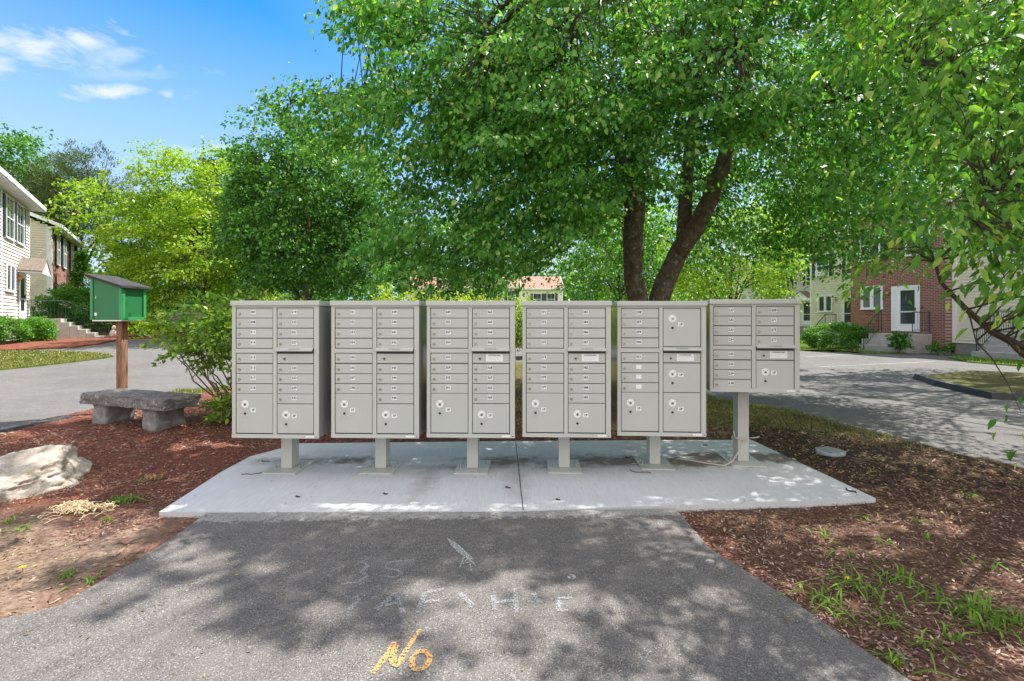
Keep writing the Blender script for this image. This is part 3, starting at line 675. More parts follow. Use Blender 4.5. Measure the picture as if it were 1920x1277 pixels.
be = empty('stone_bench', (-5.0, 6.22, 0), math.atan2(-.34, .94), 'weathered grey stone slab bench on two block legs in front of the wooden post', 'bench')
roughbox('seat', -.83, .83, -.23, .25, .275, .425, M['bench_top'], be, 22, .022, 4)
roughbox('leg', -.70, -.42, -.16, .22, -.06, .274, M['bench_leg'], be, 10, .02, 9, -.03)
roughbox('leg', .30, .58, -.16, .22, -.06, .274, M['bench_leg'], be, 10, .02, 17, -.03)

# ------------------------------------------------------------ green box on post
pe = empty('notice_box', (-5.90, 7.02, -.05), R(-12), 'green wooden box with a sloping felt roof on a wooden post behind the bench', 'notice box')
m = MB(); m.box(-.05, .05, -.05, .05, 0, 1.46); m.build('post', M['post'], pe, bevel=.008)
bx = MB(); W0, W1, D0, D1 = -.40, .17, -.14, .22      # box body; low eave on the +x side
zb = 1.46; zh, zl = 2.10, 1.94
bx.prism([(W0, D0, zb), (W1, D0, zb), (W1, D1, zb), (W0, D1, zb)], [(W0, D0, zh), (W1, D0, zl), (W1, D1, zl), (W0, D1, zh)])
bx.build('box_body', M['green'], pe)
tr = MB(); e_ = .012
for y_, s_ in ((D0, -1),):
    for xa, xb in ((W0 - .001, W0 + .045), (W1 - .035, W1 + .012)):
        za = zh - (xa - W0) / (W1 - W0) * (zh - zl) - .01; zb_ = zh - (xb - W0) / (W1 - W0) * (zh - zl) - .01
        tr = MB(); tr.prism([(xa, y_ - e_, zb), (xb, y_ - e_, zb), (xb, y_ - .001, zb), (xa, y_ - .001, zb)], [(xa, y_ - e_, za), (xb, y_ - e_, zb_), (xb, y_ - .001, zb_), (xa, y_ - .001, za)]); tr.build('trim', M['greenlight'], pe)
tr = MB(); tr.box(W1 + .001, W1 + .016, D0 + .001, D0 + .04, zb, zl - .015); tr.box(W1 + .001, W1 + .016, D1 - .04, D1, zb, zl - .015); tr.box(W1 + .001, W1 + .0155, D0 + .041, D1 - .041, zb, zb + .045)
tr.build('trim', M['greenlight'], pe)
ft = MB(); ft.box(W0 + .03, W1 + .005, D0 - .005, D1 - .01, zb - .018, zb - .001); ft.build('floor_board', M['label'], pe)
rf = MB(); sl_ = (zh - zl) / (W1 - W0); xa, xb, ya, yb = W0 - .07, W1 + .055, D0 - .055, D1 + .055
zA = zh + .07 * sl_ + .004; zB = zl - .055 * sl_ + .004
rf.prism([(xa, ya, zA), (xb, ya, zB), (xb, yb, zB), (xa, yb, zA)], [(xa, ya, zA + .035), (xb, ya, zB + .04), (xb, yb, zB + .04), (xa, yb, zA + .035)])
rf.build('roof', M['roofpaper'], pe, bevel=.006)
st_ = MB(); st_.cyl((W0 + .095, D0 - .002, zb + .085), (W0 + .095, D0 - .006, zb + .085), .026, 20); st_.build('sticker', M['label'], pe)
st_ = MB(); st_.box(W0 + .09, W0 + .098, D0 - .006, D0 - .002, zb + .32, zb + .36); st_.build('scratch', M['label'], pe)

# ------------------------------------------------------------ mailboxes
txt_cache = {}
def text_mesh(s_, size):
    key = (s_, size)
    if key in txt_cache: return txt_cache[key]
    cu = bpy.data.curves.new('t', 'FONT'); cu.body = s_; cu.size = size; cu.align_x = 'CENTER'; cu.align_y = 'CENTER'; cu.resolution_u = 2
    cu.offset = size * .035
    o = bpy.data.objects.new('t', cu); col.objects.link(o); bpy.context.view_layer.update()
    me = bpy.data.meshes.new_from_object(o); bpy.data.objects.remove(o)
    r = ([tuple(v.co) for v in me.vertices], [tuple(p.vertices) for p in me.polygons]); txt_cache[key] = r; bpy.data.meshes.remove(me); return r
def put_text(m, s_, size, x, y, z, mi):
    v, f = text_mesh(s_, size); m.add([(x + a, y, z + b) for a, b, c in v], f, mi)
CW = .3875
XL, XR = (-.352, -.024), (.016, .340)
ROWT = [.064, .151, .240, .329]; ROWB = [.460, .551, .638, .726]
def mail_unit(X_, Y_, yaw, rows_l, rows_r, parcels, cab_bottom, H, pedX, pedY, label, seedv):
    root = empty('cluster_mailbox', (X_, Y_, PADZ + .012), -R(yaw), label, 'cluster mailbox', 'cluster mailboxes in a row on the concrete pad')
    top = cab_bottom + H
    c = MB(); c.box(-CW + .004, CW - .004, .012, .452, cab_bottom + .004, top - .012)
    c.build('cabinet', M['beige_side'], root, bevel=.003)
    f = MB(); zt, zb_ = top - .044, cab_bottom
    f.box(-CW, -.356, 0, .0118, zb_ + .033, zt); f.box(.345, CW, 0, .0118, zb_ + .033, zt)
    f.box(-.3558, .3448, 0, .0118, top - .060, zt); f.box(-.0205, .0125, .0005, .0118, zb_ + .033, top - .0605)
    f.box(-CW - .001, CW + .001, -.004, .0116, zb_, zb_ + .0325)
    f.box(-.3555, -.0208, .001, .0118, top - .4565, top - .420); 
    f.build('face_frame', M['beige'], root, bevel=.0015)
    s_ = MB(); s_.box(-.356, .345, .0095, .0119, zb_ + .034, top - .061); s_.build('recess_shade', M['seam'], root)  # dark sheet behind the doors, shade of the gaps put into its colour
    cp = MB(); cp.box(-CW - .006, CW + .006, -.016, .466, top - .043, top); cp.build('cap', M['beige'], root, bevel=.004)
    bl = MB(); bl.cyl((CW - .02, -.0045, zb_ + .016), (CW - .02, -.008, zb_ + .016), .004, 10); bl.build('rivet', M['black'], root)
    tg = MB(); tg.box(CW - .115, CW - .04, -.0055, -.0045, zb_ + .010, zb_ + .024); tg.build('maker_strip', M['label'], root)
    ydoor = .004; g = .0030
    def small(x0, x1, d, num):
        zt_, zb2 = top - d - g, top - d - .0875 + g
        b = MB(); b.box(x0 + .002, x1 - .002, ydoor, .0094, zb2, zt_); dd = b.build('mailbox_door', M['beige_door'], root, bevel=.0012)
        # hinge side groove
        lx, lz = x0 + .028, (zt_ + zb2) / 2 - .006
        b = MB(); b.cyl((lx, ydoor - .0005, lz), (lx, ydoor - .007, lz), .0115, 14); b.cyl((lx, ydoor - .0072, lz), (lx, ydoor - .0085, lz), .0075, 12, 0)
        b.box(lx - .0012, lx + .0012, ydoor - .0095, ydoor - .0086, lz - .005, lz + .005, 1); b.build('lock', [M['chrome'], M['black']], dd)
        if num is not None:
            nx, nz_ = x0 + .153, (zt_ + zb2) / 2 + .008
            b = MB(); b.box(nx - .0235, nx + .0235, ydoor - .0016, ydoor - .0004, nz_ - .018, nz_ + .018, 0)
            if num: put_text(b, num, .029, nx - .001, ydoor - .0022, nz_, 1)
            b.build('number_label', [M['label'], M['ink']], dd, recalc=False)
        return dd
    def parcel(x0, x1, d0, d1, num, kx, kz, sx=.0, drop=.052):
        zt_, zb2 = top - d0 - g, top - d1 + g
        b = MB(); b.box(x0 + .002, x1 - .002, ydoor, .0094, zb2, zt_); dd = b.build('parcel_door', M['beige_door'], root, bevel=.0012)
        lx, lz = x0 + kx, top - kz
        b = MB(); b.cyl((lx, ydoor - .0004, lz), (lx, ydoor - .002, lz), .033, 28, 0); b.cyl((lx, ydoor - .0021, lz - .002), (lx, ydoor - .008, lz - .002), .012, 14, 1)
        b.box(lx - .0016, lx + .0016, ydoor - .0095, ydoor - .0081, lz - .009, lz + .004, 2)
        for a in (-1, 1): b.box(lx + a * .018 - .004, lx + a * .018 + .004, ydoor - .0028, ydoor - .0021, lz + .010, lz + .014, 2)
        b.build('lock_plate', [M['label'], M['chrome'], M['ink']], dd)
        b = MB(); b.cyl((lx, ydoor - .0003, lz - .083), (lx, ydoor - .003, lz - .083), .0105, 16, 0)
        for a in (-1, 1):
            for q in (.05, .118): b.cyl((lx + a * .018, ydoor - .0003, lz - q), (lx + a * .018, ydoor - .0012, lz - q), .003, 8, 1)
        b.build('keyhole', [M['black'], M['chrome']], dd)
        nx, nz_ = lx + .073, lz - drop
        b = MB(); b.box(nx - .023, nx + .023, ydoor - .0016, ydoor - .0004, nz_ - .019, nz_ + .019, 0); put_text(b, num, .030, nx, ydoor - .0022, nz_, 1)
        b.build('number_label', [M['label'], M['ink']], dd, recalc=False)
    for d, n_ in zip(ROWT + ROWB, rows_l): small(XL[0], XL[1], d, n_)
    for d, n_ in rows_r: small(XR[0], XR[1], d, n_)
    for side, d0, d1, num, kz, drop in parcels: parcel(*(XL if side == 'L' else XR), d0, d1, num, .080, kz, 0, drop)
    # hood over the outgoing slot
    hd = MB(); x0, x1 = XR[0] - .006, XR[1] + .002; zt_ = top - .409
    hd.prism([(x0 + .003, .003, zt_ - .004), (x1 - .003, .003, zt_ - .004), (x1, -.033, zt_ - .031), (x0, -.033, zt_ - .031)], [(x0 + .003, .003, zt_), (x1 - .003, .003, zt_), (x1, -.036, zt_ - .026), (x0, -.036, zt_ - .026)])
    ho = hd.build('slot_hood', M['beige'], root)
    ht = MB(); v, f_ = text_mesh('OUTGOING MAIL', .013)
    ang = math.atan2(.026, .039)
    ht.add([((x0 + x1) / 2 + a, -.018 + (-.84) * 0 - b * -.75 * 1.0 - .002, zt_ - .0115 + b * .50) for a, b, c in v], f_, 0); ht.build('hood_lettering', M['ink'], ho, recalc=False)
    sl2 = MB(); sl2.box(x0 + .01, x1 - .01, .0045, .0096, zt_ - .050, zt_ - .014); sl2.build('mail_slot', M['seam'], root)
    zt2, zb3 = top - .460 - g, top - .548 + g
    b = MB(); b.box(XR[0] + .002, XR[1] - .002, ydoor, .0094, zb3, zt2)
    od = b.build('outgoing_door', M['beige_door'], root, bevel=.0012)
    lx, lz = XR[0] + .066, (zt2 + zb3) / 2 - .004
    b = MB(); b.cyl((lx, ydoor - .0004, lz), (lx, ydoor - .005, lz), .0125, 14); b.cyl((lx, ydoor - .0051, lz), (lx, ydoor - .006, lz), .008, 12, 1)
    for q in (-.03, .045, .26, .285): b.cyl((lx + q, ydoor - .0003, lz - .018), (lx + q, ydoor - .0012, lz - .018), .0028, 8, 0); b.cyl((lx + q, ydoor - .0003, lz + .020), (lx + q, ydoor - .0012, lz + .020), .0028, 8, 0)
    b.build('lock', [M['chrome'], M['black']], od)
    if seedv >= 2:
        b = MB(); sx0 = XR[0] + .118; b.box(sx0, sx0 + .148, ydoor - .0016, ydoor - .0004, zb3 + .014, zt2 - .006, 0)
        put_text(b, 'OUTGOING MAIL', .0135, sx0 + .074, ydoor - .0022, zt2 - .0155, 1)
        for q in range(3): b.box(sx0 + .012, sx0 + .13 - .02 * q, ydoor - .0021, ydoor - .0018, zt2 - .030 - .012 * q, zt2 - .0292 - .012 * q, 1)
        b.build('notice_sticker', [M['label'], M['ink']], od, recalc=False)
    # pedestal and plate are square to the pad
    ca, sa = math.cos(R(yaw)), math.sin(R(yaw))
    dx_, dy_ = pedX - X_, pedY - Y_; lx = dx_ * ca - dy_ * sa; ly = dx_ * sa + dy_ * ca
    b = MB(); b.box(lx - .0515, lx + .0515, ly, ly + .137, .0125, cab_bottom + .004); b.build('pedestal', M['beige'], root, bevel=.004)
    b = MB(); b.box(lx - .155, lx + .155, ly - .145, ly + .255, .0005, .012); bp = b.build('base_plate', M['beige'], root, bevel=.002)
    for a in (-.115, .115):
        for q in (.02, .13):
            b = MB(); b.cyl((lx + a, ly + q, .0121), (lx + a, ly + q, .020), .013, 6); b.cyl((lx + a, ly + q, .0201), (lx + a, ly + q, .040), .006, 8); b.build('anchor_bolt', M['galv'], bp)
    return root
SP = [('L', .812, 1.160, '1P', .905, .052), ('R', .900, 1.160, '2P', .995, .010)]
R4 = lambda a: list(zip(ROWT, a))
RB = [.551, .638, .726, .812]
def R8(a): return list(zip(ROWT + RB, a))
CB = .366
mail_unit(-2.067, 4.05, 2.5, ['307', '308', '311', '314', '315', '313', '317', '318'], R8(['319', '325', '321', '327', '324', '323', '329', '332']), SP, CB, 1.2, -2.11, 4.34,
          'tall beige cluster mailbox farthest from the short one, its lower left beside the leafy shrub', 0)
mail_unit(-1.198, 4.055, 2.0, ['331', '332', '333', '334', '335', '336', '337', '338'], R8(['339', '340', '341', '342', '343', '344', '345', '346']), [('L', .812, 1.160, '1P', .905, .052), ('R', .900, 1.160, '1P', .995, .010)], CB, 1.2, -1.23, 4.34,
          'second tall cluster mailbox from the left, no paper notice under its slot hood', 1)
mail_unit(-.362, 4.065, 2.0, ['349', '352', '357', '354', '353', '359', '355', '361'], R8(['362', '365', '364', '366', '368', '367', '363', '369']), [('L', .812, 1.160, '1P', .905, .052), ('R', .900, 1.160, '1P', .995, .010)], CB, 1.2, -.37, 4.34,
          'tall cluster mailbox directly left of the pad joint with a white notice sticker', 2)
mail_unit(.479, 4.08, 2.5, ['371', '372', '373', '375', '374', '376', '379', '377'], R8(['381', '384', '386', '387', '382', '383', '388', '385']), [('L', .812, 1.160, '1P', .905, .052), ('R', .900, 1.160, '1P', .995, .010)], CB, 1.2, .49, 4.36,
          'tall cluster mailbox directly right of the pad joint with a white notice sticker', 3)
mail_unit(1.328, 4.12, 3.5, ['298', '297', '299', '300', '301', '', '', ''], [], [('L', .812, 1.160, '1P', .905, .052), ('R', .064, .405, '1P', .155, .052), ('R', .551, .812, '1P', .645, .010), ('R', .812, 1.160, '2P', .905, .052)], CB, 1.2, 1.375, 4.46,
          'tall cluster mailbox with three blank number labels and four parcel doors', 4)
mail_unit(2.189, 4.19, 6.0, ['237', '232', '233', '234', '235', '236', '239', '238'], R4(['208', '271', '275', '277']), [('R', .551, .812, '1P', .655, .006)], .745, .840, 2.27, 4.55,
          'short cluster mailbox on a long pedestal at the right end of the row', 5)
# rope tied round the long pedestal
m = MB(); cx_, cy_ = 2.27, 4.62; zr = .24
loop = [(cx_ + .075 * math.cos(a), cy_ - .0 + .092 * math.sin(a), zr + .012 * math.sin(2 * a) + .01 * math.cos(a)) for a in [k * math.pi / 8 for k in range(17)]]
m.tube(loop, .0055, 6); loop2 = [(x + .0, y, z + .016 + .006 * math.sin(5 * x)) for x, y, z in loop]; m.tube(loop2, .005, 6)
m.tube([(cx_ - .01, cy_ - .098, zr), (cx_ - .06, cy_ - .13, .16), (cx_ - .16, cy_ - .18, .06), (cx_ - .24, cy_ - .20, .024), (cx_ - .36, cy_ - .14, .022), (cx_ - .52, cy_ - .02, .021), (cx_ - .62, cy_ + .02, .021)], .0055, 6)
m.tube([(cx_ - .075, cy_ - .05, zr), (cx_ - .10, cy_ - .09, zr + .06), (cx_ - .115, cy_ - .1, zr + .09)], .005, 6); m.tube([(cx_ + .07, cy_ - .06, zr + .01), (cx_ + .12, cy_ - .08, zr + .02), (cx_ + .15, cy_ - .08, zr + .03)], .005, 6)
tag(m.build('rope', M['rope'], smooth=True), 'pale rope tied around the long pedestal of the short mailbox', 'rope')
# twigs and bits on the pad
tw = [((470, 893), .16, .4, 'dark curved twig on the pad left of the first pedestal'), ((497, 868), .12, 2.6, 'small bent twig on the rear left of the pad'), ((558, 936), .03, .2, 'short black twig on the sunlit left front of the pad'),
      ((722, 930), .035, 0, 'short black twig below the second mailbox on the pad front'), ((952, 918), .04, 0, 'short black twig just left of the pad joint'), ((1046, 941), .03, 0, 'tiny twig right of the pad joint near the front edge'),
      ((1596, 925), .10, 1.8, 'thin upright-lying twig near the right corner of the pad'), ((1200, 888), .22, 2.5, 'long thin branching twig in front of the fifth pedestal'), ((1322, 838), .05, .3, 'black twig on the back of the pad between the last two mailboxes'),
      ((1176, 862), .04, .1, 'dark twig left of the fifth pedestal')]
for (px, py), l, a, lab in tw:
    x0, y0 = G(px, py); m = MB(); pts = [(math.cos(a) * l * (t - .5) + .12 * l * math.sin(t * 7), math.sin(a) * l * (t - .5) + .1 * l * math.cos(t * 5), .006 + .004 * math.sin(t * 6)) for t in [k / 5 for k in range(6)]]
    m.tube(pts, .0035 if l > .1 else .006, 5); tag(m.build('twig', M['twig'], loc=(x0, y0, .012)), lab, 'twig', 'twigs lying on the pad')
# drain lid in the mulch
x0, y0 = G(1557, 850); e = empty('drain_lid', (x0, y0, hmul(x0, y0) + .01), .3, 'round pale blue-grey lid lying in the dark mulch right of the pad', 'lid')
m = MB(); m.cyl((0, 0, -.02), (0, 0, .02), .135, 32); m.build('rim', M['lid'], e, bevel=.004)
m = MB()
for k in range(-3, 4): m.box(-.10, .10, k * .032 - .005, k * .032 + .005, .0205, .027)
m.build('ridges', M['galv'], e)

# ------------------------------------------------------------ foliage
def leaves(name, C_, A_, Nn, Ls, wr, mat, parent, six=True, fold=.25):
    n = len(C_); A_ = norm(A_); S_ = norm(np.cross(A_, Nn)); U_ = np.cross(S_, A_); Lh = Ls[:, None]
    if six:
        v = np.empty((n, 6, 3)); w_ = Lh * wr
        v[:, 0] = C_; v[:, 3] = C_ + A_ * Lh - U_ * Lh * .12
        for sgn, (i1, i2) in ((1, (1, 2)), (-1, (5, 4))):
            v[:, i1] = C_ + A_ * Lh * .28 + S_ * w_ * .5 * sgn + U_ * w_ * fold
            v[:, i2] = C_ + A_ * Lh * .66 + S_ * w_ * .40 * sgn + U_ * w_ * (fold - .12)
        b = (np.arange(n) * 6)[:, None]; f = np.concatenate([b + np.array([0, 1, 2, 3]), b + np.array([0, 3, 4, 5])], 0)
        me = rawmesh(name, v.reshape(-1, 3), 4, n, f)
    else:
        v = np.empty((n, 4, 3)); w_ = Lh * wr
        v[:, 0] = C_; v[:, 2] = C_ + A_ * Lh; v[:, 1] = C_ + A_ * Lh * .45 + S_ * w_ * .5 + U_ * w_ * fold; v[:, 3] = C_ + A_ * Lh * .45 - S_ * w_ * .5 + U_ * w_ * fold
        me = rawmesh(name, v.reshape(-1, 3), 4, n)
    return link(name, me, mat, parent)
def sprays(cl, outd, npl, ln, wd, th, leafL, droop=.35, up=.9, hang=.5):
    """leaves spread along flat drooping sprays, one spray per cluster centre"""
    n = len(cl); k = npl; tot = n * k; r = rng
    ci = np.repeat(np.arange(n), k)
    o = norm(outd)[ci]; side = norm(np.stack([-o[:, 1], o[:, 0], np.zeros(tot)], 1) + 1e-6); upv = np.cross(side, o) * -1
    upv = np.where(upv[:, 2:3] < 0, -upv, upv)
    sc = r.uniform(.7, 1.3, n)[ci]
    a = r.uniform(-.5, .5, tot); b = r.normal(0, .35, tot) * (1 - .6 * np.abs(a)); c = r.normal(0, .5, tot)
    p = cl[ci] + o * (a * ln * sc)[:, None] + side * (b * wd * sc)[:, None] + upv * (c * th * sc)[:, None]
    p[:, 2] -= droop * ln * (a + .5) ** 2
    A_ = o * .5 + side * (np.sign(b) * .55)[:, None] + r.normal(0, .45, (tot, 3)); A_[:, 2] -= hang
    Nn = np.array([0, 0, up]) + r.normal(0, .46, (tot, 3))
    return p, A_, Nn, leafL * r.uniform(.5, 1.35, tot)
def lumpy(n, c, rad, seed, shell=.55, lump=.28, bottom=-.75, freq=1.8):
    d = norm(rng.normal(0, 1, (n * 3, 3))); d = d[d[:, 2] > bottom][:n]
    rr = rng.uniform(shell ** 3, 1, len(d)) ** (1 / 3)
    ns = np.array([mnoise.noise(Vector((a * freq + seed, b * freq, q * freq))) for a, b, q in d])
    rr = rr * (1 + lump * ns * 1.6)
    return np.array(c) + d * rr[:, None] * np.array(rad), d
def branches(mb, skel, cl, r0=.012, every=1, n=3, lim=1.0):
    sk = np.array(skel)
    for i in range(0, len(cl), every):
        p = Vector(cl[i]); dd = np.sqrt(np.sum((sk - cl[i]) ** 2, 1)) + rng.uniform(0, .45 * lim, len(sk)); j = int(np.argmin(dd)); q = Vector(sk[j]); L_ = (p - q).length
        if L_ < .05 or L_ > 1.5 * lim: continue
        m1 = q.lerp(p, .35) + Vector((0, 0, .10 * L_)); m2 = q.lerp(p, .72) + Vector((0, 0, .10 * L_))
        mb.tube([q, m1, m2, p], [r0 * (1 + L_ * .35), r0 * .9, r0 * .6, r0 * .3], n, cap=False)
def curve(p0, p1, bend, k=7, wob=.08):
    p0, p1, bend = Vector(p0), Vector(p1), Vector(bend); out_ = []
    for i in range(k + 1):
        t = i / k; q = p0 * (1 - t) ** 2 + bend * 2 * t * (1 - t) + p1 * t * t
        if 0 < i < k: q += Vector(rng.normal(0, wob, 3))
        out_.append(q)
    return out_
def dense(pts):
    o = []
    for a, b in zip(pts[:-1], pts[1:]):
        for t in (0, .33, .66): o.append(tuple(Vector(a).lerp(Vector(b), t)))
    o.append(tuple(pts[-1])); return o
def tree(name, label, cat, base, c, rad, mat, ncl, npl, leafL, r0=.18, bark='bark', nb=12, seed=0, group=None, spray=(1.0, .8, .16), droop=.3, wr=.62, shell=.5, lump=.28, bottom=-.75,
         six=False, twig_every=2, low=.45, hang=.5, cull=None, extra=None, lkeep=None):
    root = empty(name, base, 0, label, cat, group); c = Vector(c); skel = []
    tb = MB(); top = Vector((c.x * .8, c.y * .8, c.z + rad[2] * .3)); tp = curve((0, 0, -.1), top, (c.x * .2, c.y * .2, c.z * .5), 8, .05 * r0 / .18)
    tb.tube(tp, [r0 * (1.25 if i == 0 else 1) * (1 - .78 * i / 8) for i in range(9)], 10); tb.build('trunk', M[bark], root, smooth=True)
    skel += dense(tp[3:])
    bb = MB()
    for k in range(nb):
        a = 2.4 * k + seed; el = rng.uniform(-.35, .8); d = Vector((math.cos(a) * math.cos(el), math.sin(a) * math.cos(el), math.sin(el)))
        e = c + Vector((d.x * rad[0], d.y * rad[1], d.z * rad[2])) * .72; s_ = tp[rng.integers(2, 8)]
        bp = curve(s_, e, s_.lerp(e, .5) + Vector((0, 0, .12 * rad[2])), 6, .07); rr = r0 * .36
        bb.tube(bp, [rr * (1 - .85 * i / 6) for i in range(7)], 6); skel += dense(bp)
    cl, dd = lumpy(ncl, c, rad, seed, shell, lump, bottom)
    if extra is not None: cl = np.concatenate([cl, extra[0]]); dd = np.concatenate([dd, extra[1]])
    if cull is not None: k = cull(cl + np.array(base)); cl, dd = cl[k], dd[k]
    branches(bb, skel, cl, r0 * .07, twig_every, lim=rad[0] / 4); bb.build('branches', M['twig'], root, recalc=False)
    od = dd * np.array([1, 1, .35]) + rng.normal(0, .35, dd.shape)
    p, A_, Nn, Ls = sprays(cl, od, npl, *spray, leafL, droop, hang=hang)
    if lkeep: kk = lkeep(p + np.array(base)); p, A_, Nn, Ls = p[kk], A_[kk], Nn[kk], Ls[kk]
    leaves('crown', p, A_, Nn, Ls, wr, mat, root, six); return root

# --- the big multi-stemmed tree behind the boxes
def W(px, py, y): p = P(px, py, y); return p
BT = Vector((2.35, 8.1, 0))
root = empty('linden_tree', BT, 0, 'large spreading tree with two dark forking stems behind the mailboxes', 'tree')
tb = MB()
def stem(pts, rad, n=14):
    pp = [Vector(p) - BT for p in pts]; out_ = []; rr = []
    for i in range(len(pp) - 1):
        for t in (0, .5):
            out_.append(pp[i].lerp(pp[i + 1], t) + (Vector(rng.normal(0, .012, 3)) if (i or t) else Vector((0, 0, 0)))); rr.append(rad[i] * (1 - t) + rad[i + 1] * t)
    out_.append(pp[-1]); rr.append(rad[-1]); tb.tube(out_, rr, n); return dense(out_)
skel = []
Ya = 8.1
skel += stem([(2.36, Ya, -.1), (2.30, Ya, .8), W(1194, 560, Ya), W(1187, 480, Ya), W(1190, 400, Ya), W(1188, 345, Ya), W(1196, 290, 8.0), W(1198, 200, 7.9), W(1190, 60, 7.8), W(1180, -120, 7.7), W(1150, -330, 7.6)],
             [.27, .20, .175, .17, .18, .20, .15, .115, .10, .08, .04])
skel += stem([W(1188, 350, Ya), W(1205, 300, 8.2), W(1224, 200, 8.3), W(1232, 60, 8.4), W(1255, -110, 8.6), W(1290, -300, 8.8)], [.15, .13, .11, .09, .07, .03])
skel += stem([W(1178, 345, Ya), W(1160, 285, 8.0), W(1135, 255, 7.9), W(1080, 205, 7.6), W(1000, 130, 7.2), W(900, 60, 6.8)], [.11, .10, .09, .07, .05, .03])
skel += stem([(2.42, Ya, -.1), (2.48, Ya, .9), W(1236, 560, Ya), W(1262, 490, Ya), W(1280, 450, 8.15), W(1286, 380, 8.3), W(1292, 300, 8.4), W(1300, 210, 8.5), W(1330, 60, 8.6), W(1370, -150, 8.8)],
             [.25, .20, .18, .17, .13, .12, .10, .09, .07, .03])
skel += stem([W(1268, 485, Ya), W(1302, 430, 8.0), W(1332, 370, 7.95), W(1350, 320, 7.9), W(1366, 260, 7.9), W(1372, 200, 7.8), W(1420, 60, 7.6), W(1500, -120, 7.3)], [.14, .15, .145, .13, .11, .09, .07, .03])
skel += stem([W(1350, 325, 7.9), W(1372, 275, 8.0), W(1420, 235, 8.1), W(1500, 190, 8.4), W(1600, 160, 8.8), W(1700, 170, 9.2)], [.08, .075, .065, .055, .04, .02])
tb.build('trunk', M['bark'], root, smooth=True)
CC = np.array([.35, -.15, 6.0]); RR = np.array([5.3, 4.5, 5.2])
bb = MB(); s_arr = [Vector(s_) for s_ in skel if s_[2] > 2.6]
for k in range(54):
    a = 2.399 * k; el = rng.uniform(-.62, .75); d = np.array([math.cos(a) * math.cos(el), math.sin(a) * math.cos(el), math.sin(el)]); e = Vector(CC + d * RR * rng.uniform(.62, .85))
    s_ = min(s_arr, key=lambda q: (q - e).length + rng.uniform(0, 1.6)); mid = s_.lerp(e, .5) + Vector((0, 0, .5)); bp = curve(s_, e, mid, 7, .06)
    bb.tube(bp, [.048 * (1 - .86 * i / 7) for i in range(8)], 6); skel += dense(bp)
cl, dd = lumpy(2250, CC, RR, 5.1, .42, .24, -.72, 2.2)
# reaching left limb
lx = np.array([list(P(a_, b_, c_) - BT) for a_, b_, c_ in [(530, 165, 7.6), (560, 185, 7.6), (545, 215, 7.6), (575, 172, 7.6), (620, 182, 7.5), (650, 176, 7.5), (680, 172, 7.4), (710, 165, 7.4), (640, 200, 7.5), (590, 210, 7.5), (620, 230, 7.5), (600, 255, 7.6), (650, 250, 7.4), (640, 290, 7.5), (690, 300, 7.3), (660, 200, 7.4), (700, 230, 7.2), (720, 350, 7.2), (640, 20, 6.6), (670, 30, 6.6), (690, 65, 6.6), (720, 45, 6.5), (740, 80, 6.5), (660, -10, 6.6)]])
bp = curve((-1.6, -.5, 4.2), P(545, 190, 7.6) - BT, (-3.6, -.5, 5.4), 8, .05); bb.tube(bp, [.035 * (1 - .85 * i / 8) for i in range(9)], 5); skel += dense(bp)
lx2 = np.repeat(lx, 4, 0) + rng.normal(0, .16, (len(lx) * 4, 3))
# drooping lower skirt on the left, and foliage over the forks
sk_ = []
for a_ in range(190):
    px = rng.uniform(700, 1150); py = 330 + (1 - abs((px - 880) / 300) ** 2) * 190 * rng.uniform(.1, 1.0); sk_.append(list(P(px, py, rng.uniform(5.7, 8.6)) - BT))
for a_ in range(420):
    px = rng.uniform(660, 1120); py = rng.uniform(-40, 330)
    if px > 660 + max(0, py - 60) * .2: sk_.append(list(P(px, py, rng.uniform(5.8, 8.4)) - BT))
for a_ in range(90): sk_.append(list(P(rng.uniform(1290, 1640), rng.uniform(250, 470), rng.uniform(7.4, 10.5)) - BT))
for a_ in range(150): sk_.append(list(P(rng.uniform(1120, 1480), rng.uniform(-30, 270), rng.uniform(5.2, 7.2)) - BT))
for a_ in range(16): sk_.append(list(P(rng.uniform(1120, 1290), rng.uniform(290, 350), rng.uniform(6.8, 7.4)) - BT))
sk_ = np.array(sk_)
cl = np.concatenate([cl, lx2, sk_]); dd = np.concatenate([dd, np.tile([[-1, -.1, 0]], (len(lx2), 1)), norm(sk_ - np.array([0, 0, 4.0]))])
def img(p): return 960 + FPX * p[:, 0] / np.maximum(p[:, 1], .1), HZ - FPX * (p[:, 2] - CH) / np.maximum(p[:, 1], .1)
def shadow(p): k = p[:, 2] / SUN.z; return p[:, 0] - k * SUN.x, p[:, 1] - k * SUN.y
LITS = [([G(-700, 1150), G(0, 1105), G(260, 1085), G(420, 1110), G(480, 1160), G(560, 1290), (-.9, 1.0), (-4, 1.0)], -.62),
        ([G(260, 1000), G(560, 1010), G(640, 1060), G(480, 1110), G(300, 1090)], .0),
        ([G(430, 1130), G(1000, 1150), G(1330, 1090), G(1480, 1130), G(1700, 1290), (1.6, 1.2), (-1.1, 1.2)], -.06),
        ([G(1150, 975), G(1330, 975), G(1450, 1110), G(1330, 1090), G(1230, 1040)], -.02),
        ([G(640, 1090), G(1200, 1060), G(1330, 1090), G(1000, 1150), G(560, 1140)], .20),
        ([G(520, 890), G(780, 890), G(900, 960), G(420, 962)], -.12), ([G(900, 900), G(1500, 890), G(1640, 940), G(900, 962)], .24),
        ([G(-500, 1110), G(-500, 800), G(0, 790), G(420, 770), G(480, 830), G(330, 960), G(240, 1040), G(0, 1105)], -.20),
        ([G(1290, 965), G(1650, 955), G(2300, 960), G(2400, 1290), G(1700, 1290), G(1480, 1130)], -.08)]
RBED = [([G(1290, 965), G(1650, 955), G(2300, 960), G(2400, 1290), G(1700, 1290), G(1480, 1130)], .04)]
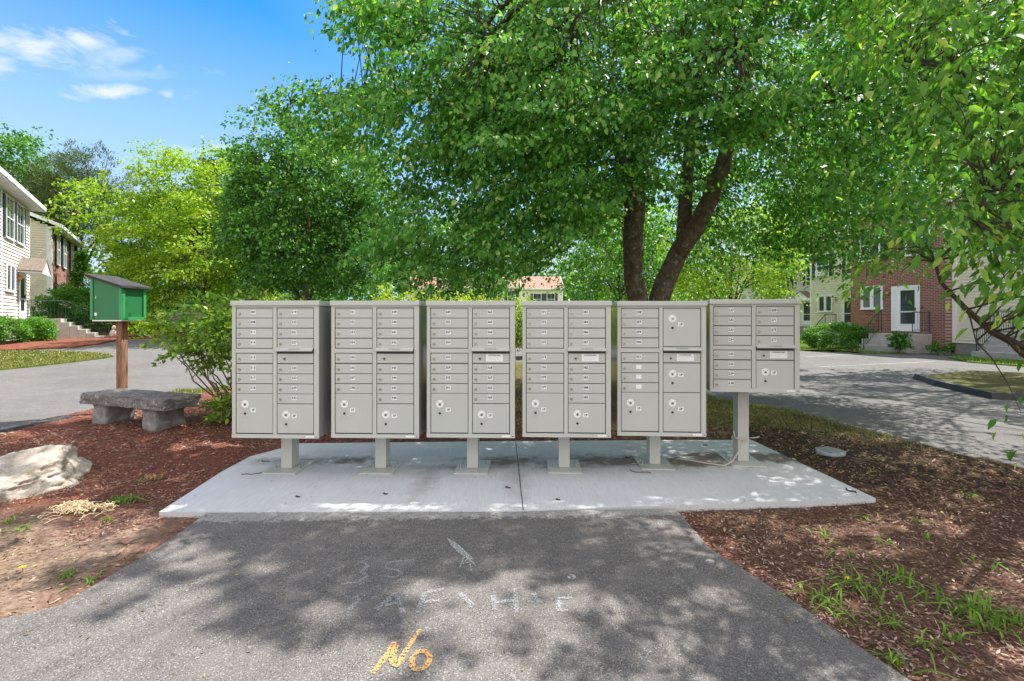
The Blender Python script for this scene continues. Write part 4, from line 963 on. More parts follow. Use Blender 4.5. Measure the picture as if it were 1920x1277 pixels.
def leafkeep(p, hidden_only=True, frame_r=1930, polys=None):  # leaves, mostly out of view, dropped to shape sun patches below
    ix, iy = img(p); sx, sy = shadow(p); keep = np.ones(len(p), bool); hid = (iy < -12) | (p[:, 1] < .5) | (ix > frame_r) | (ix < -10)
    if not hidden_only: hid = np.ones(len(p), bool)
    for poly, thr in (polys or LITS):
        idx = np.nonzero(inpoly(sx, sy, poly) & hid)[0]
        if len(idx) == 0: continue
        nn = np.array([mnoise.fractal(Vector((sx[i] * 2.9, sy[i] * 3.6, 7.7)), .9, 2.0, 3) for i in idx]); keep[idx[nn > thr]] = False
    return keep
def cull_main(p):
    ix, iy = img(p); sx, sy = shadow(p); keep = np.ones(len(p), bool); hidden = (iy < -25) | (p[:, 1] < .5)
    for tx, ty, tz, tr, pr in ((-5.9, 7.0, 1.75, .75, .97), (-3.9, 6.5, 1.4, 1.15, .75), (-4.9, 6.2, .4, .8, .6)):  # leaf clusters thinned so sun reaches notice box, bush and bench
        kk_ = (p[:, 2] - tz) / SUN.z; keep &= ~((kk_ > 0) & (np.hypot(p[:, 0] - kk_ * SUN.x - tx, p[:, 1] - kk_ * SUN.y - ty) < tr + .4) & (rng.random(len(p)) < np.where(hidden, pr, np.where(iy < 330, .05, .35))))
    # clear sky left of the crown
    left = np.where(iy < 100, 640 + iy * 1.0, np.where(iy < 180, 740 - (iy - 100) * 1.2, np.where(iy < 300, 600, 690)))
    keep &= ~((ix < left) & (iy > -60)) | (p[:, 0] < -2.4) & (iy > 140) & (iy < 310) & (ix > 520)
    keep &= ~((iy > 545) & (p[:, 1] < 12))
    # keep the two stems in view
    keep &= ~((ix > 1165) & (ix < 1290) & (iy > 345) & (iy < 560) & (p[:, 1] < 8.0)) & ~((ix > 1240) & (ix < 1390) & (iy > 290) & (iy < 560) & (p[:, 1] < 7.9) & (rng.random(len(p)) < .85))
    keep &= ~((ix > 800) & (ix < 875) & (iy > 395) & (iy < 455))
    return keep
k = cull_main(cl + np.array(BT)); cl, dd = cl[k], dd[k]
branches(bb, skel, cl, .0085, 1); bb.build('branches', M['twig'], root, recalc=False)
od = dd * np.array([1, 1, .3]) + rng.normal(0, .3, dd.shape)
p, A_, Nn, Ls = sprays(cl, od, 74, .85, .60, .055, .070, .34, hang=.8)
kk = (p[:, 2] > .9) & leafkeep(p + np.array(BT)) & leafkeep(p + np.array(BT), False, polys=[(LITS[7][0], .30)]); pw = p + np.array(BT); ixx, iyy = img(pw)
for tx, ty, tz, tr in ((-3.95, 6.5, 1.5, 1.0), (-5.9, 7.0, 1.75, .5)):
    k_ = (pw[:, 2] - tz) / SUN.z; near = np.hypot(pw[:, 0] - k_ * SUN.x - tx, pw[:, 1] - k_ * SUN.y - ty) < tr
    kk &= ~(near & (k_ > 0) & (rng.random(len(pw)) < np.where(iyy < 0, .97, np.where((iyy < 330) & (ixx < 760), .25, .80))))
leaves('crown', p[kk], A_[kk], Nn[kk], Ls[kk], .70, M['lf_main'], root, True, .16)

# --- neighbours at the right
def cull_r(p):
    ix, iy = img(p); sx, sy = shadow(p)
    return ~((iy > 470) & (ix < 1760))
LOT = [([G(1490, 652), G(1700, 652), G(1720, 688), G(1560, 702), G(1490, 700)], -.35), ([G(1400, 706), G(1560, 733), G(1700, 748), G(1930, 795), G(1990, 880), G(1800, 860), G(1700, 795), G(1600, 760), G(1400, 735)], -.7), ([G(1700, 660), G(1925, 655), G(1925, 684), G(1720, 680)], -.3)]
tree('maple_tree', 'dark leafy maple crown at the upper right behind the nearest branch', 'tree', (14.6, 11.6, 0), (-2.4, 0, 6.6), (5.0, 4.6, 4.6), M['lf_dark'], 620, 60, .13, .22, seed=2.2, spray=(1.2, 1.0, .14), twig_every=1, cull=cull_r, bottom=-.6, lkeep=lambda q: leafkeep(q, False, polys=LOT))
# --- near cherry branch on the right
CB_ = Vector((4.9, 4.1, 0)); root = empty('cherry_tree', CB_, 0, 'near drooping tree with long glossy bright leaves entering from the right border', 'tree')
tb = MB(); tp = [Vector((0, 0, -.1)), Vector((-.03, 0, .6)), Vector((-.10, -.05, 1.2)), Vector((-.25, -.1, 2.0)), Vector((-.3, -.1, 3.2)), Vector((-.45, -.2, 4.6)), Vector((-.5, -.2, 5.8))]
tb.tube(tp, [.13, .11, .10, .09, .07, .05, .02], 10); tb.build('trunk', M['bark'], root, smooth=True); skel = dense(tp[2:]); bb = MB()
for pts, r_ in [([(0, 0, .75), P(1925, 655, 3.35) - CB_, P(1860, 622, 3.3) - CB_, P(1810, 578, 3.3) - CB_, P(1765, 530, 3.3) - CB_, P(1745, 470, 3.3) - CB_], .034),
                ([P(1930, 672, 3.3) - CB_, P(1905, 655, 3.28) - CB_, P(1884, 634, 3.25) - CB_], .022),
                ([P(1815, 580, 3.3) - CB_, P(1830, 640, 3.25) - CB_, P(1850, 655, 3.2) - CB_], .006),
                ([(-.1, -.05, 1.3), (-.7, -.5, 2.0), (-1.3, -.9, 2.35), (-1.9, -1.2, 2.3), (-2.1, -1.3, 2.0)], .035), ([(-.25, -.1, 2.0), (-.8, -.3, 2.9), (-1.5, -.6, 3.3), (-2.1, -.8, 3.25)], .035),
                ([(-.25, -.1, 2.2), (-.5, -1.0, 3.0), (-.9, -1.7, 3.2), (-1.2, -2.1, 3.0)], .03), ([(-.3, -.1, 3.2), (-.9, -.6, 3.9), (-1.6, -.9, 4.2), (-2.3, -1.0, 4.1)], .03),
                ([(-.3, -.1, 3.0), (.5, -.9, 3.7), (1.0, -1.2, 4.0)], .03), ([(-.2, -.1, 2.2), (.5, .7, 3.0), (1.1, 1.2, 3.2)], .03), ([(-.45, -.2, 4.6), (-1.1, -.4, 5.3), (-1.7, -.5, 5.5)], .025)]:
    pts = [Vector(q) for q in pts]; bb.tube(pts, [r_ * (1 - .8 * i / (len(pts) - 1)) for i in range(len(pts))], 7); skel += dense(pts)
cl = []
while len(cl) < 640:
    y_ = rng.uniform(2.55, 4.6); px = rng.uniform(1500, 2250); py = rng.uniform(-250, 640)
    lim = 1570 if py < 60 else (1570 + (py - 60) * .75 if py < 260 else (1715 if py < 470 else 1700 + (py - 470) * 1.4))
    if px < lim + rng.uniform(-15, 70): continue
    if py > 560 and px < 1900: continue
    if py > 490 and px < 1790: continue
    if py > 420 and px < 1860 and rng.random() < .55: continue
    if y_ < 2.9 and px < 1750: continue
    if py > 80 and rng.random() < .22 and px < 1850: continue
    cl.append(P(px, py, y_) - CB_)
for px, py in [(1915, 800), (1900, 560), (1690, 535), (1660, 505), (1710, 505), (1640, 500)]: cl.append(P(px, py - 25, 3.2) - CB_)
cl = np.array([list(q) for q in cl]); wp = cl + np.array(CB_); ix, iy = img(wp); sx, sy = shadow(wp); kk = np.ones(len(cl), bool)
cl = cl[kk]; dd = norm(cl - np.array([0, 0, 3.2])) + np.array([0, 0, -.1])
branches(bb, skel, cl, .0065, 1, 4); bb.build('branches', M['twig'], root, recalc=False)
p, A_, Nn, Ls = sprays(cl, dd, 32, .50, .36, .06, .076, .35, hang=1.0); kk = leafkeep(p + np.array(CB_)) & leafkeep(p + np.array(CB_), False, polys=RBED); leaves('crown', p[kk], A_[kk], Nn[kk], Ls[kk], .40, M['lf_cherry'], root, True, .22)

# --- the viburnum-like bush beside the first mailbox
def shrub(name, label, cat, base, hgt, rad, mat, ncl, npl, leafL, seed, stems=9, stemmat='twigpale', group=None, shell=.3, spray=(.3, .26, .05), wr=.55, six=True, low=.35, stemr=.012, lump=.3, bottom=-.9, cz=.6):
    root = empty(name, base, 0, label, cat, group); sk_ = []; m = MB()
    for k in range(stems):
        a = 2.4 * k + seed; e = Vector((math.cos(a) * rad[0] * .75, math.sin(a) * rad[1] * .75, hgt * rng.uniform(.55, .9))); b0 = Vector((math.cos(a) * .06, math.sin(a) * .06, -.05))
        bp = curve(b0, e, (e.x * .35, e.y * .35, e.z * .7), 6, .03 * hgt); m.tube(bp, [stemr * (1 - .7 * i / 6) for i in range(7)], 5); sk_ += dense(bp)
    c = (0, 0, hgt * cz); cl, dd = lumpy(ncl, c, (rad[0], rad[1], hgt * (1 - cz)), seed, shell, lump, bottom, 2.2); cl = cl[cl[:, 2] > hgt * low * .2]; dd = dd[:len(cl)]
    branches(m, sk_, cl, stemr * .3, 1 if six else 3); m.build('stems', M[stemmat], root, recalc=False)
    p, A_, Nn, Ls = sprays(cl, dd + rng.normal(0, .3, dd.shape), npl, *spray, leafL, .15, hang=.15); leaves('foliage', p, A_, Nn, Ls, wr, mat, root, six, .2); return root
# main bush: leaves mostly on the upper half, bare crossing stems below
base = Vector((-3.75, 6.55, 0)); root = empty('viburnum_bush', base, 0, 'open leafy green bush with bare lower stems left of the first mailbox', 'bush'); m = MB(); sk_ = []
for k in range(15):
    a = rng.uniform(0, 2 * math.pi) if k > 5 else math.pi + rng.uniform(-.8, .8); r_ = rng.uniform(.5, 1.1); e = Vector((math.cos(a) * r_, math.sin(a) * r_ * .8, rng.uniform(.8, 1.45)))
    bp = curve((math.cos(a) * .05, math.sin(a) * .05, -.06), e, (e.x * .45, e.y * .45, .42), 7, .03); m.tube(bp, [.016 * (1 - .72 * i / 7) for i in range(8)], 5); sk_ += dense(bp[2:])
cl, dd = lumpy(300, (0, 0, 1.22), (1.12, .9, .52), 1.7, .35, .25, -.95, 2.5)
ex = rng.normal(0, 1, (46, 3)) * np.array([.28, .3, .1]) + np.array([.05, -.1, .28]); cl = np.concatenate([cl, ex]); dd = np.concatenate([dd, norm(ex - np.array([.1, 0, .1]))])
branches(m, sk_, cl, .004, 1, 4); m.build('stems', M['twigpale'], root, recalc=False)
p, A_, Nn, Ls = sprays(cl, dd + rng.normal(0, .3, dd.shape), 30, .26, .26, .05, .068, .1, hang=.05); leaves('foliage', p, A_, Nn, Ls, .52, M['lf_bush'], root, True, .2)

# --- background trees
BG = 'trees beyond the road'
tree('lime_green_tree', 'wide bright yellow-green tree behind the green notice box', 'tree', (-20.0, 30.0, .7), (-.2, 0, 5.6), (5.5, 4.6, 5.5), M['lf_lime'], 1000, 52, .20, .2, seed=.3, spray=(1.3, .9, .20), bark='bark_pale', lump=.42, group=BG, bottom=-.85)
tree('maple_tree', 'tall rounded mid green tree behind the second mailbox', 'tree', (-10.8, 24.5, .4), (0, 0, 6.4), (4.6, 4.2, 4.8), M['lf_mid'], 1150, 50, .19, .24, seed=3.1, spray=(.95, .85, .26), lump=.22, group=BG, bottom=-.85)
tree('oak_tree', 'dark green tree cut by the left border behind the white house', 'tree', (-41, 36, 1), (0, 0, 9.3), (5.6, 4.5, 6.4), M['lf_mid'], 560, 46, .28, .3, seed=4.4, spray=(1.8, 1.4, .35), lump=.3, group=BG)
tree('pine_tree', 'open pine with bare dark limbs above the left houses', 'tree', (-33.0, 35, 1), (0, 0, 8.8), (4.2, 3.5, 4.4), M['lf_pine'], 380, 110, .24, .3, seed=5.4, spray=(1.3, 1.1, .2), lump=.45, wr=.18, group=BG, shell=.35, hang=-.6, droop=-.05)
tree('birch_tree', 'mid green tree between the pine and the bright tree', 'tree', (-27.5, 38, 1), (0, 0, 7.0), (3.8, 3.5, 4.6), M['lf_mid'], 260, 40, .26, .2, seed=6.4, spray=(1.5, 1.2, .3), group=BG)
tree('ash_tree', 'dark tree behind the tall rounded tree', 'tree', (-4.5, 40, .6), (0, 0, 5.6), (5.8, 4, 5.0), M['lf_mid'], 300, 44, .30, .25, seed=8.4, spray=(1.8, 1.4, .4), group=BG)
tree('ash_tree', 'dark tree between the bright tree and the rounded tree', 'tree', (-19.5, 42, 1), (0, 0, 6.6), (6.0, 4, 5.6), M['lf_dark'], 340, 44, .32, .25, seed=9.4, spray=(1.9, 1.5, .4), group=BG)
def conifer(name, label, base, hgt, rad, mat, n, seed, leafL=.3, group=None, wr=.3, dens=30):
    root = empty(name, base, 0, label, 'tree', group); tb = MB(); tb.tube([(0, 0, -.1), (0, 0, hgt * .5), (0, 0, hgt)], [rad * .07, rad * .05, .02], 8); tb.build('trunk', M['bark'], root)
    t = rng.uniform(.04, 1, n); a = rng.uniform(0, 2 * math.pi, n); r_ = rad * (1 - t) ** .85 * rng.uniform(.35, 1.1, n) + .08
    cl = np.stack([np.cos(a) * r_, np.sin(a) * r_, t * hgt], 1); dd = np.stack([np.cos(a), np.sin(a), np.full(n, -.15)], 1)
    bb = MB()
    for i in range(0, n, 3): bb.tube([(0, 0, cl[i, 2] + .1), tuple(cl[i])], [.03, .008], 3, cap=False)
    bb.build('branches', M['twig'], root, recalc=False)
    p, A_, Nn, Ls = sprays(cl, dd, dens, rad * .5, rad * .28, .1, leafL, .15, hang=.1); leaves('crown', p, A_, Nn, Ls, wr, mat, root, False); return root
conifer('spruce_tree', 'dark blue-green spruce top between the two big background trees', (-24.0, 37, 1), 13.2, 3.6, M['lf_spruce'], 420, 1, .34, BG)
conifer('arborvitae', 'narrow pointed evergreen right of the brick house', (-27.4, 29.6, .9), 5.0, .9, M['lf_hedge'], 260, 2, .13, None, .5)
conifer('arborvitae', 'shorter pointed evergreen right of the narrow one', (-26.0, 30.4, .9), 3.7, .8, M['lf_hedge'], 220, 3, .13, None, .5)
tree('young_maple', 'sunlit yellow-green tree left of the siding townhouse', 'tree', (13.0, 27.5, 0), (0, 0, 4.9), (4.0, 3.2, 3.6), M['lf_lime'], 420, 42, .16, .16, seed=11, spray=(1.2, .9, .2), group=BG)
tree('young_maple', 'green tree seen between the two dark stems of the large tree', 'tree', (7.2, 31, .3), (0, 0, 5.0), (4.2, 3.5, 4.2), M['lf_mid'], 360, 42, .19, .18, seed=12, spray=(1.3, 1, .24), group=BG)
tree('young_maple', 'bright green tree behind the fork of the large tree', 'tree', (10.0, 38, .3), (0, 0, 6.0), (4.6, 3.5, 4.8), M['lf_lime'], 320, 42, .23, .18, seed=13, spray=(1.5, 1.2, .3), group=BG)
tree('ash_tree', 'tall dark tree behind the right-hand townhouses', 'tree', (30, 44, .3), (0, 0, 8.0), (7.5, 5, 6.5), M['lf_mid'], 360, 42, .36, .3, seed=14, spray=(2, 1.6, .4), group=BG)
# golden shrubs behind the boxes
for i, (px, y_, h_, r_, lab) in enumerate([(735, 17.2, 2.55, 1.35, 'golden-green shrub showing above the second mailbox'), (900, 17.6, 2.45, 1.3, 'golden-green shrub showing above the third mailbox'), (835, 18.5, 2.5, 1.3, 'golden shrub in the middle of the golden shrubs'),
                                         (985, 18.2, 2.2, 1.0, 'golden-green shrub seen in the gap between the third and fourth mailboxes')]):
    shrub('golden_shrub', lab, 'shrub', ((px - 960) / FPX * y_, y_, -.06), h_, (r_, r_), M['lf_gold'], 150, 34, .12, i * 1.9, 8, group='golden shrubs across the road', shell=.4, spray=(.55, .45, .10), six=False)
shrub('garden_bush', 'dense dark green bush behind the stair railing of the white house', 'bush', (-24.6, 26.6, .7), 2.6, (2.2, 1.4), M['lf_hedge'], 260, 44, .14, 4.2, 8, shell=.6, spray=(.5, .5, .1), six=False)
shrub('garden_bush', 'small bush right of the dense one beside the brick bed', 'bush', (-21.9, 26.4, .6), 1.5, (1.0, .8), M['lf_lime'], 90, 30, .12, 4.9, 6, shell=.5, spray=(.4, .4, .1), six=False)
for (x0, y0, h_, r_, lab) in [(-20.8, 18.8, 1.15, .85, 'clipped round hedge bush cut by the left border'), (-20.75, 20.25, 1.05, .60, 'clipped round hedge bush beside the front steps')]:
    shrub('hedge_bush', lab, 'hedge', (x0, y0, .40), h_, (r_, r_), M['lf_hedge'], 240, 46, .075, x0, 8, group='clipped bushes by the white house', shell=.75, spray=(.3, .3, .07), six=False, lump=.12, bottom=-.8, cz=.5)
shrub('hostas', 'low leafy plants by the bottom of the front steps', 'plant', (-18.7, 24.1, .55), .75, (1.1, .5), M['lf_lime'], 60, 20, .2, 2, 4, shell=.3, spray=(.4, .4, .1), six=False)
shrub('clipped_hedge', 'long clipped yew hedge in front of the siding townhouse', 'hedge', (16.5, 23.4, -.05), 1.28, (1.75, .75), M['lf_hedge'], 420, 50, .075, 8, 8, shell=.8, spray=(.32, .3, .06), six=False, lump=.10, bottom=-.8, cz=.5)
shrub('garden_plant', 'small bright plant left of the clipped hedge', 'plant', (14.6, 24.4, -.05), .62, (.6, .4), M['lf_lime'], 40, 24, .1, 8, 4, shell=.3, spray=(.25, .25, .06), six=False)
shrub('garden_plant', 'dark leafy plants between hedge and far townhouse', 'plant', (16.0, 29.5, -.05), 1.15, (1.5, .6), M['lf_hedge'], 110, 34, .12, 9, 5, shell=.3, spray=(.4, .4, .1), six=False)
shrub('garden_plant', 'upright plant right of the brick house steps', 'plant', (16.75, 20.0, -.05), .95, (.33, .3), M['lf_mid'], 46, 24, .12, 3, 4, shell=.2, spray=(.3, .2, .06), six=False)
shrub('garden_plant', 'small plant in front of the brick house steps', 'plant', (15.6, 21.2, -.05), .45, (.3, .3), M['lf_mid'], 26, 20, .09, 5, 4, shell=.2, spray=(.2, .2, .05), six=False)
shrub('garden_plant', 'small plant at the right corner of the brick house', 'plant', (17.9, 19.4, -.05), .5, (.4, .4), M['lf_mid'], 30, 22, .1, 6, 4, shell=.2, spray=(.25, .25, .05), six=False)
# distant woods as one mass
n = 900; a = rng.uniform(-75, 80, n); y_ = rng.uniform(72, 96, n); h_ = 1 + rng.uniform(0, 1, n) ** .8 * (8.5 + 3.0 * np.sin(a * .23) + 1.6 * np.sin(a * .61 + 1)); cl = np.stack([a, y_, h_], 1)
p, A_, Nn, Ls = sprays(cl, norm(rng.normal(0, 1, (n, 3)) * np.array([1, 1, .3])), 40, 4.2, 3.6, 1.0, .85, .2); o = leaves('distant_woods', p, A_, Nn, Ls, .7, M['lf_mid'], None, False); tag(o, kind='stuff')

# ------------------------------------------------------------ buildings
def lap_wall(mb, x0, x1, z0, z1, y=0.0, lap=.15, mi=0, holes=()):
    z = z0
    while z < z1 - 1e-4:
        zt = min(z + lap, z1); mb.face([(x0, y - .040, z), (x1, y - .040, z), (x1, y - .002, zt), (x0, y - .002, zt)], mi); mb.face([(x0, y - .002, z), (x1, y - .002, z), (x1, y - .040, z), (x0, y - .040, z)], mi); z = zt
def lap_end(mb, y0, y1, z0, zfun, x=0.0, sgn=-1, lap=.115, mi=0):
    z = z0; zm = max(zfun(y0 + (y1 - y0) * t / 20) for t in range(21))
    while z < zm - 1e-3:
        zt = z + lap; ys = [y0 + (y1 - y0) * t / 60 for t in range(61)]; ok = [y for y in ys if zfun(y) >= zt - lap * .5]
        if len(ok) > 1: a, b = ok[0], ok[-1]; mb.face([(x + sgn * .034, a, z), (x + sgn * .034, b, z), (x + sgn * .002, b, zt), (x + sgn * .002, a, zt)], mi); mb.face([(x + sgn * .002, a, z), (x + sgn * .002, b, z), (x + sgn * .034, b, z), (x + sgn * .034, a, z)], mi)
        z = zt
def window(root, x0, x1, z0, z1, y=0.0, shutters=(1, 1), kind='hung', glass='glass', sh=.30, fr=.07):
    m = MB(); d = .05; yo = y - .042
    m.box(x0 - fr, x1 + fr, yo - d, yo - .0, z1, z1 + fr); m.box(x0 - fr - .02, x1 + fr + .02, yo - d - .02, yo, z0 - fr, z0); m.box(x0 - fr, x0, yo - d, yo, z0, z1); m.box(x1, x1 + fr, yo - d, yo, z0, z1)
    zc = (z0 + z1) / 2; xc = (x0 + x1) / 2
    if kind == 'hung': m.box(x0, x1, yo - .035, yo, zc - .025, zc + .025); m.box(xc - .01, xc + .01, yo - .025, yo, z0, z1)
    else:
        m.box(xc - .05, xc + .05, yo - .04, yo, z0, z1)
        for a, b in ((x0, xc - .05), (xc + .05, x1)): m.box(a, a + .035, yo - .035, yo, z0, z1); m.box(b - .035, b, yo - .035, yo, z0, z1); m.box(a + .036, b - .036, yo - .035, yo, z0, z0 + .04); m.box(a + .036, b - .036, yo - .035, yo, z1 - .04, z1)
    w_ = m.build('window', M['trim'], root); g = MB(); g.box(x0, x1, yo - .012, yo - .001, z0, z1); g.build('pane', M[glass], w_)
    for k, s_ in enumerate(shutters):
        if not s_: continue
        a = x0 - fr - .015 - sh if k == 0 else x1 + fr + .015; b = MB(); b.box(a, a + sh, yo - .03, yo, z0 - .03, z1 + .03); 
        z = z0 + .05
        while z < z1 - .05: b.box(a + .04, a + sh - .04, yo - .036, yo - .0305, z, z + .03); z += .07
        b.build('shutter', M['shutter'], root)
def door(root, x0, x1, z0, z1, y=0.0, mat='trim', glass='glass', half=True, side=0):
    yo = y - .042; m = MB(); m.box(x0 - .09, x0, yo - .05, yo, z0, z1 + .1); m.box(x1, x1 + .09, yo - .05, yo, z0, z1 + .1); m.box(x0, x1, yo - .05, yo, z1, z1 + .1)
    if side: m.box(x0 - .09 - side, x0 - .091, yo - .03, yo, z0, z1 + .1)
    m.build('door_frame', M['trim'], root); m = MB(); m.box(x0, x1, yo - .03, yo - .002, z0, z1); d = m.build('door', M[mat], root)
    zc = z0 + (z1 - z0) * .45
    for a, b in (((z0 + .35) if half else z0 + .15, zc - .03), (zc + .03, z1 - .12)):
        g = MB(); g.box(x0 + .12, x1 - .12, yo - .036, yo - .031, a, b); g.build('pane', M[glass], d)
    h_ = MB(); h_.box(x1 - .09, x1 - .07, yo - .07, yo - .031, z0 + .95, z0 + 1.1); h_.build('handle', M['rail'], d)
def gable(root, x0, x1, depth, ze, pitch, roofmat, over=.4, endover=.25, soff=True, y0=0.0):
    zr = ze + (depth / 2 + over) * pitch; t = .16; yr = y0 + depth / 2
    m = MB(); xa, xb = x0 - endover, x1 + endover
    m.prism([(xa, y0 - over, ze - .0), (xb, y0 - over, ze), (xb, yr, zr), (xa, yr, zr)], [(xa, y0 - over, ze + t), (xb, y0 - over, ze + t), (xb, yr, zr + t), (xa, yr, zr + t)])
    m.prism([(xa, yr + .001, zr), (xb, yr + .001, zr), (xb, y0 + depth + over, ze), (xa, y0 + depth + over, ze)], [(xa, yr + .001, zr + t), (xb, yr + .001, zr + t), (xb, y0 + depth + over, ze + t), (xa, y0 + depth + over, ze + t)])
    r = m.build('roof', M[roofmat], root); f = MB(); f.box(xa - .005, xb + .005, y0 - over - .03, y0 - over - .001, ze - .02, ze + t + .02)
    f.box(xa, xb, y0 - over + .001, y0 - .02, ze - .06, ze - .02)                       # soffit
    for xx in (xa, xb): f.prism([(xx - .03, y0 - over, ze - .04), (xx + .03, y0 - over, ze - .04), (xx + .03, yr, zr - .04), (xx - .03, yr, zr - .04)], [(xx - .03, y0 - over, ze + t + .012), (xx + .03, y0 - over, ze + t + .012), (xx + .03, yr, zr + t + .012), (xx - .03, yr, zr + t + .012)])
    f.build('fascia', M['trim'], r)
def core(root, x0, x1, depth, z0, ze, mat, y0=0.0, gab=0.0):
    m = MB(); m.box(x0 + .01, x1 - .01, y0 + .002, y0 + depth, z0, ze)
    if gab:
        for xx in (x0 + .01, x1 - .01): m.face([(xx, y0 + .002, ze), (xx, y0 + depth, ze), (xx, y0 + depth / 2, ze + depth / 2 * gab)])
    m.build('wall', mat, root, recalc=False); return
def canopy(root, x0, x1, z, y=0.0, dep=.9):
    xc = (x0 + x1) / 2; h_ = (x1 - x0) * .34; m = MB()
    m.prism([(x0, y - dep, z), (xc, y - dep, z + h_), (xc, y, z + h_), (x0, y, z)], [(x0, y - dep, z + .05), (xc, y - dep, z + h_ + .05), (xc, y, z + h_ + .05), (x0, y, z + .05)])
    m.prism([(xc + .001, y - dep, z + h_), (x1, y - dep, z), (x1, y, z), (xc + .001, y, z + h_)], [(xc + .001, y - dep, z + h_ + .05), (x1, y - dep, z + .05), (x1, y, z + .05), (xc + .001, y, z + h_ + .05)])
    c = m.build('door_canopy', M['roof_brown'], root); f = MB(); f.prism([(x0 + .03, y - dep + .03, z - .005), (x1 - .03, y - dep + .03, z - .005), (xc, y - dep + .03, z + h_ - .02)], [(x0 + .03, y - dep + .07, z - .005), (x1 - .03, y - dep + .07, z - .005), (xc, y - dep + .07, z + h_ - .02)])
    f.box(x0 + .02, x1 - .02, y - dep + .071, y - .03, z - .04, z - .006); f.box(x0 + .02, x1 - .02, y - dep, y - dep + .029, z - .09, z - .0); f.build('pediment', M['trim'], c)
def lantern(root, x, z, y=0.0):
    m = MB(); m.tube([(x, y - .02, z), (x, y - .12, z + .04)], .015, 6, 0); m.tube([(x, y - .12, z - .16), (x, y - .12, z - .14), (x, y - .12, z + .02), (x, y - .12, z + .08)], [.05, .06, .085, .01], 6, 0); m.tube([(x, y - .12, z - .13), (x, y - .12, z + .01)], [.066, .09], 6, 1); m.build('wall_lamp', [M['rail'], M['lamp_glass']], root)
def steps_thing(origin, rz, wd, land, n, ztop, zbot, label, mat='step', tread=.30):
    e = empty('entry_steps', origin, rz, label, 'steps'); m = MB(); rise = (ztop - zbot) / n
    m.box(-wd / 2, wd / 2, -land, -.03, zbot - .3 - origin[2], ztop - origin[2]); m.build('landing', M[mat], e, bevel=.01)
    for k in range(1, n):
        m = MB(); z = ztop - k * rise - origin[2]; m.box(-wd / 2 - .001 * k, wd / 2 + .001 * k, -land - k * tread, -land - (k - 1) * tread - .002, zbot - .3 - origin[2], z); m.build('step', M[mat], e, bevel=.01)
    return e
def railing(origin, rz, pts, label, mat='rail', hgt=.9, gap=.13):
    """pts: list of (x,y,z) foot line in local coordinates"""
    e = empty('railing', origin, rz, label, 'railing'); m = MB(); up = Vector((0, 0, hgt)); lo = Vector((0, 0, .1))
    pts = [Vector(p) for p in pts]
    m.tube([p + up for p in pts], .025, 6); m.build('handrail', M[mat], e); m = MB(); m.tube([p + lo for p in pts], .014, 5); m.build('bottom_rail', M[mat], e)
    for p in pts: m = MB(); m.tube([p, p + up], .02, 6); m.build('post', M[mat], e)
    for a, b in zip(pts[:-1], pts[1:]):
        L_ = (b - a).length; k = max(2, int(L_ / gap))
        for i in range(1, k): q = a.lerp(b, i / k); m = MB(); m.tube([q + lo, q + up], .009, 4); m.build('baluster', M[mat], e)
    return e

# left house with white siding
fA = math.atan2(.805, -.593); PA = (-23.3, 22.0, .45)
h = empty('siding_house', PA, fA, 'two-storey house with white siding and dark shutters at the left border', 'house'); zt = 7.0 - .45
core(h, -9, 1.55, 9, -.5, zt, M['foundation'], gab=.42); m = MB(); lap_wall(m, -9, 1.55, .55, zt); m.build('siding', M['siding_white'], h)
m = MB(); m.box(1.55, 1.63, -.03, .10, .5, zt); m.box(-3.25, -3.17, -.045, -.02, .2, zt); m.build('corner_trim', M['trim'], h)
m = MB(); lap_end(m, 0, 9, .55, lambda y: zt + .42 * min(y, 9 - y), 1.555, 1); lap_end(m, 0, 9, .2, lambda y: zt + .42 * min(y, 9 - y), -9.0, -1); m.build('gable_siding', M['siding_white'], h)
gable(h, -9, 1.55, 9, zt, .42, 'roof_grey', .55, .35)
window(h, -2.72, -1.55, 4.55, 6.28, shutters=(1, 0)); window(h, -.98, .20, 4.55, 6.28, shutters=(1, 1)); window(h, -5.4, -4.3, 4.55, 6.28)
window(h, -2.62, -1.38, 2.25, 3.36, shutters=(0, 0), kind='case'); door(h, -.48, .42, 1.05, 3.05, mat='trim', half=True, glass='door_dark'); canopy(h, -.95, .95, 3.22); lantern(h, -.75, 2.95)
steps_thing((PA[0] - .0, PA[1], .45), fA, 1.7, 1.5, 6, 1.48, .42, 'concrete steps rising to the white siding house door')
railing(PA, fA, [(.80, -.1, 1.03), (.80, -1.45, 1.03), (.80, -3.1, .10)], 'dark green iron railing down the right side of the left steps', 'rail_green')
gx = Vector((-23.3, 22)) + Vector((.805, .593)) * 3.3 + Vector((-.593, .805)) * .55
m = MB(); m.tube([(0, 0, 0), (0, 0, .12), (.02, 0, .38), (.03, 0, .5)], [.15, .19, .13, .03], 12); m.tube([(.03, 0, .44), (.04, 0, .56), (.05, 0, .66)], [.08, .10, .03], 10); m.tube([(.02, -.1, .3), (.22, -.15, .18)], [.07, .03], 8)
tag(m.build('garden_statue', M['gnome'], smooth=True, loc=(gx.x, gx.y, .46)), 'pale garden statue at the foot of the left steps', 'statue')
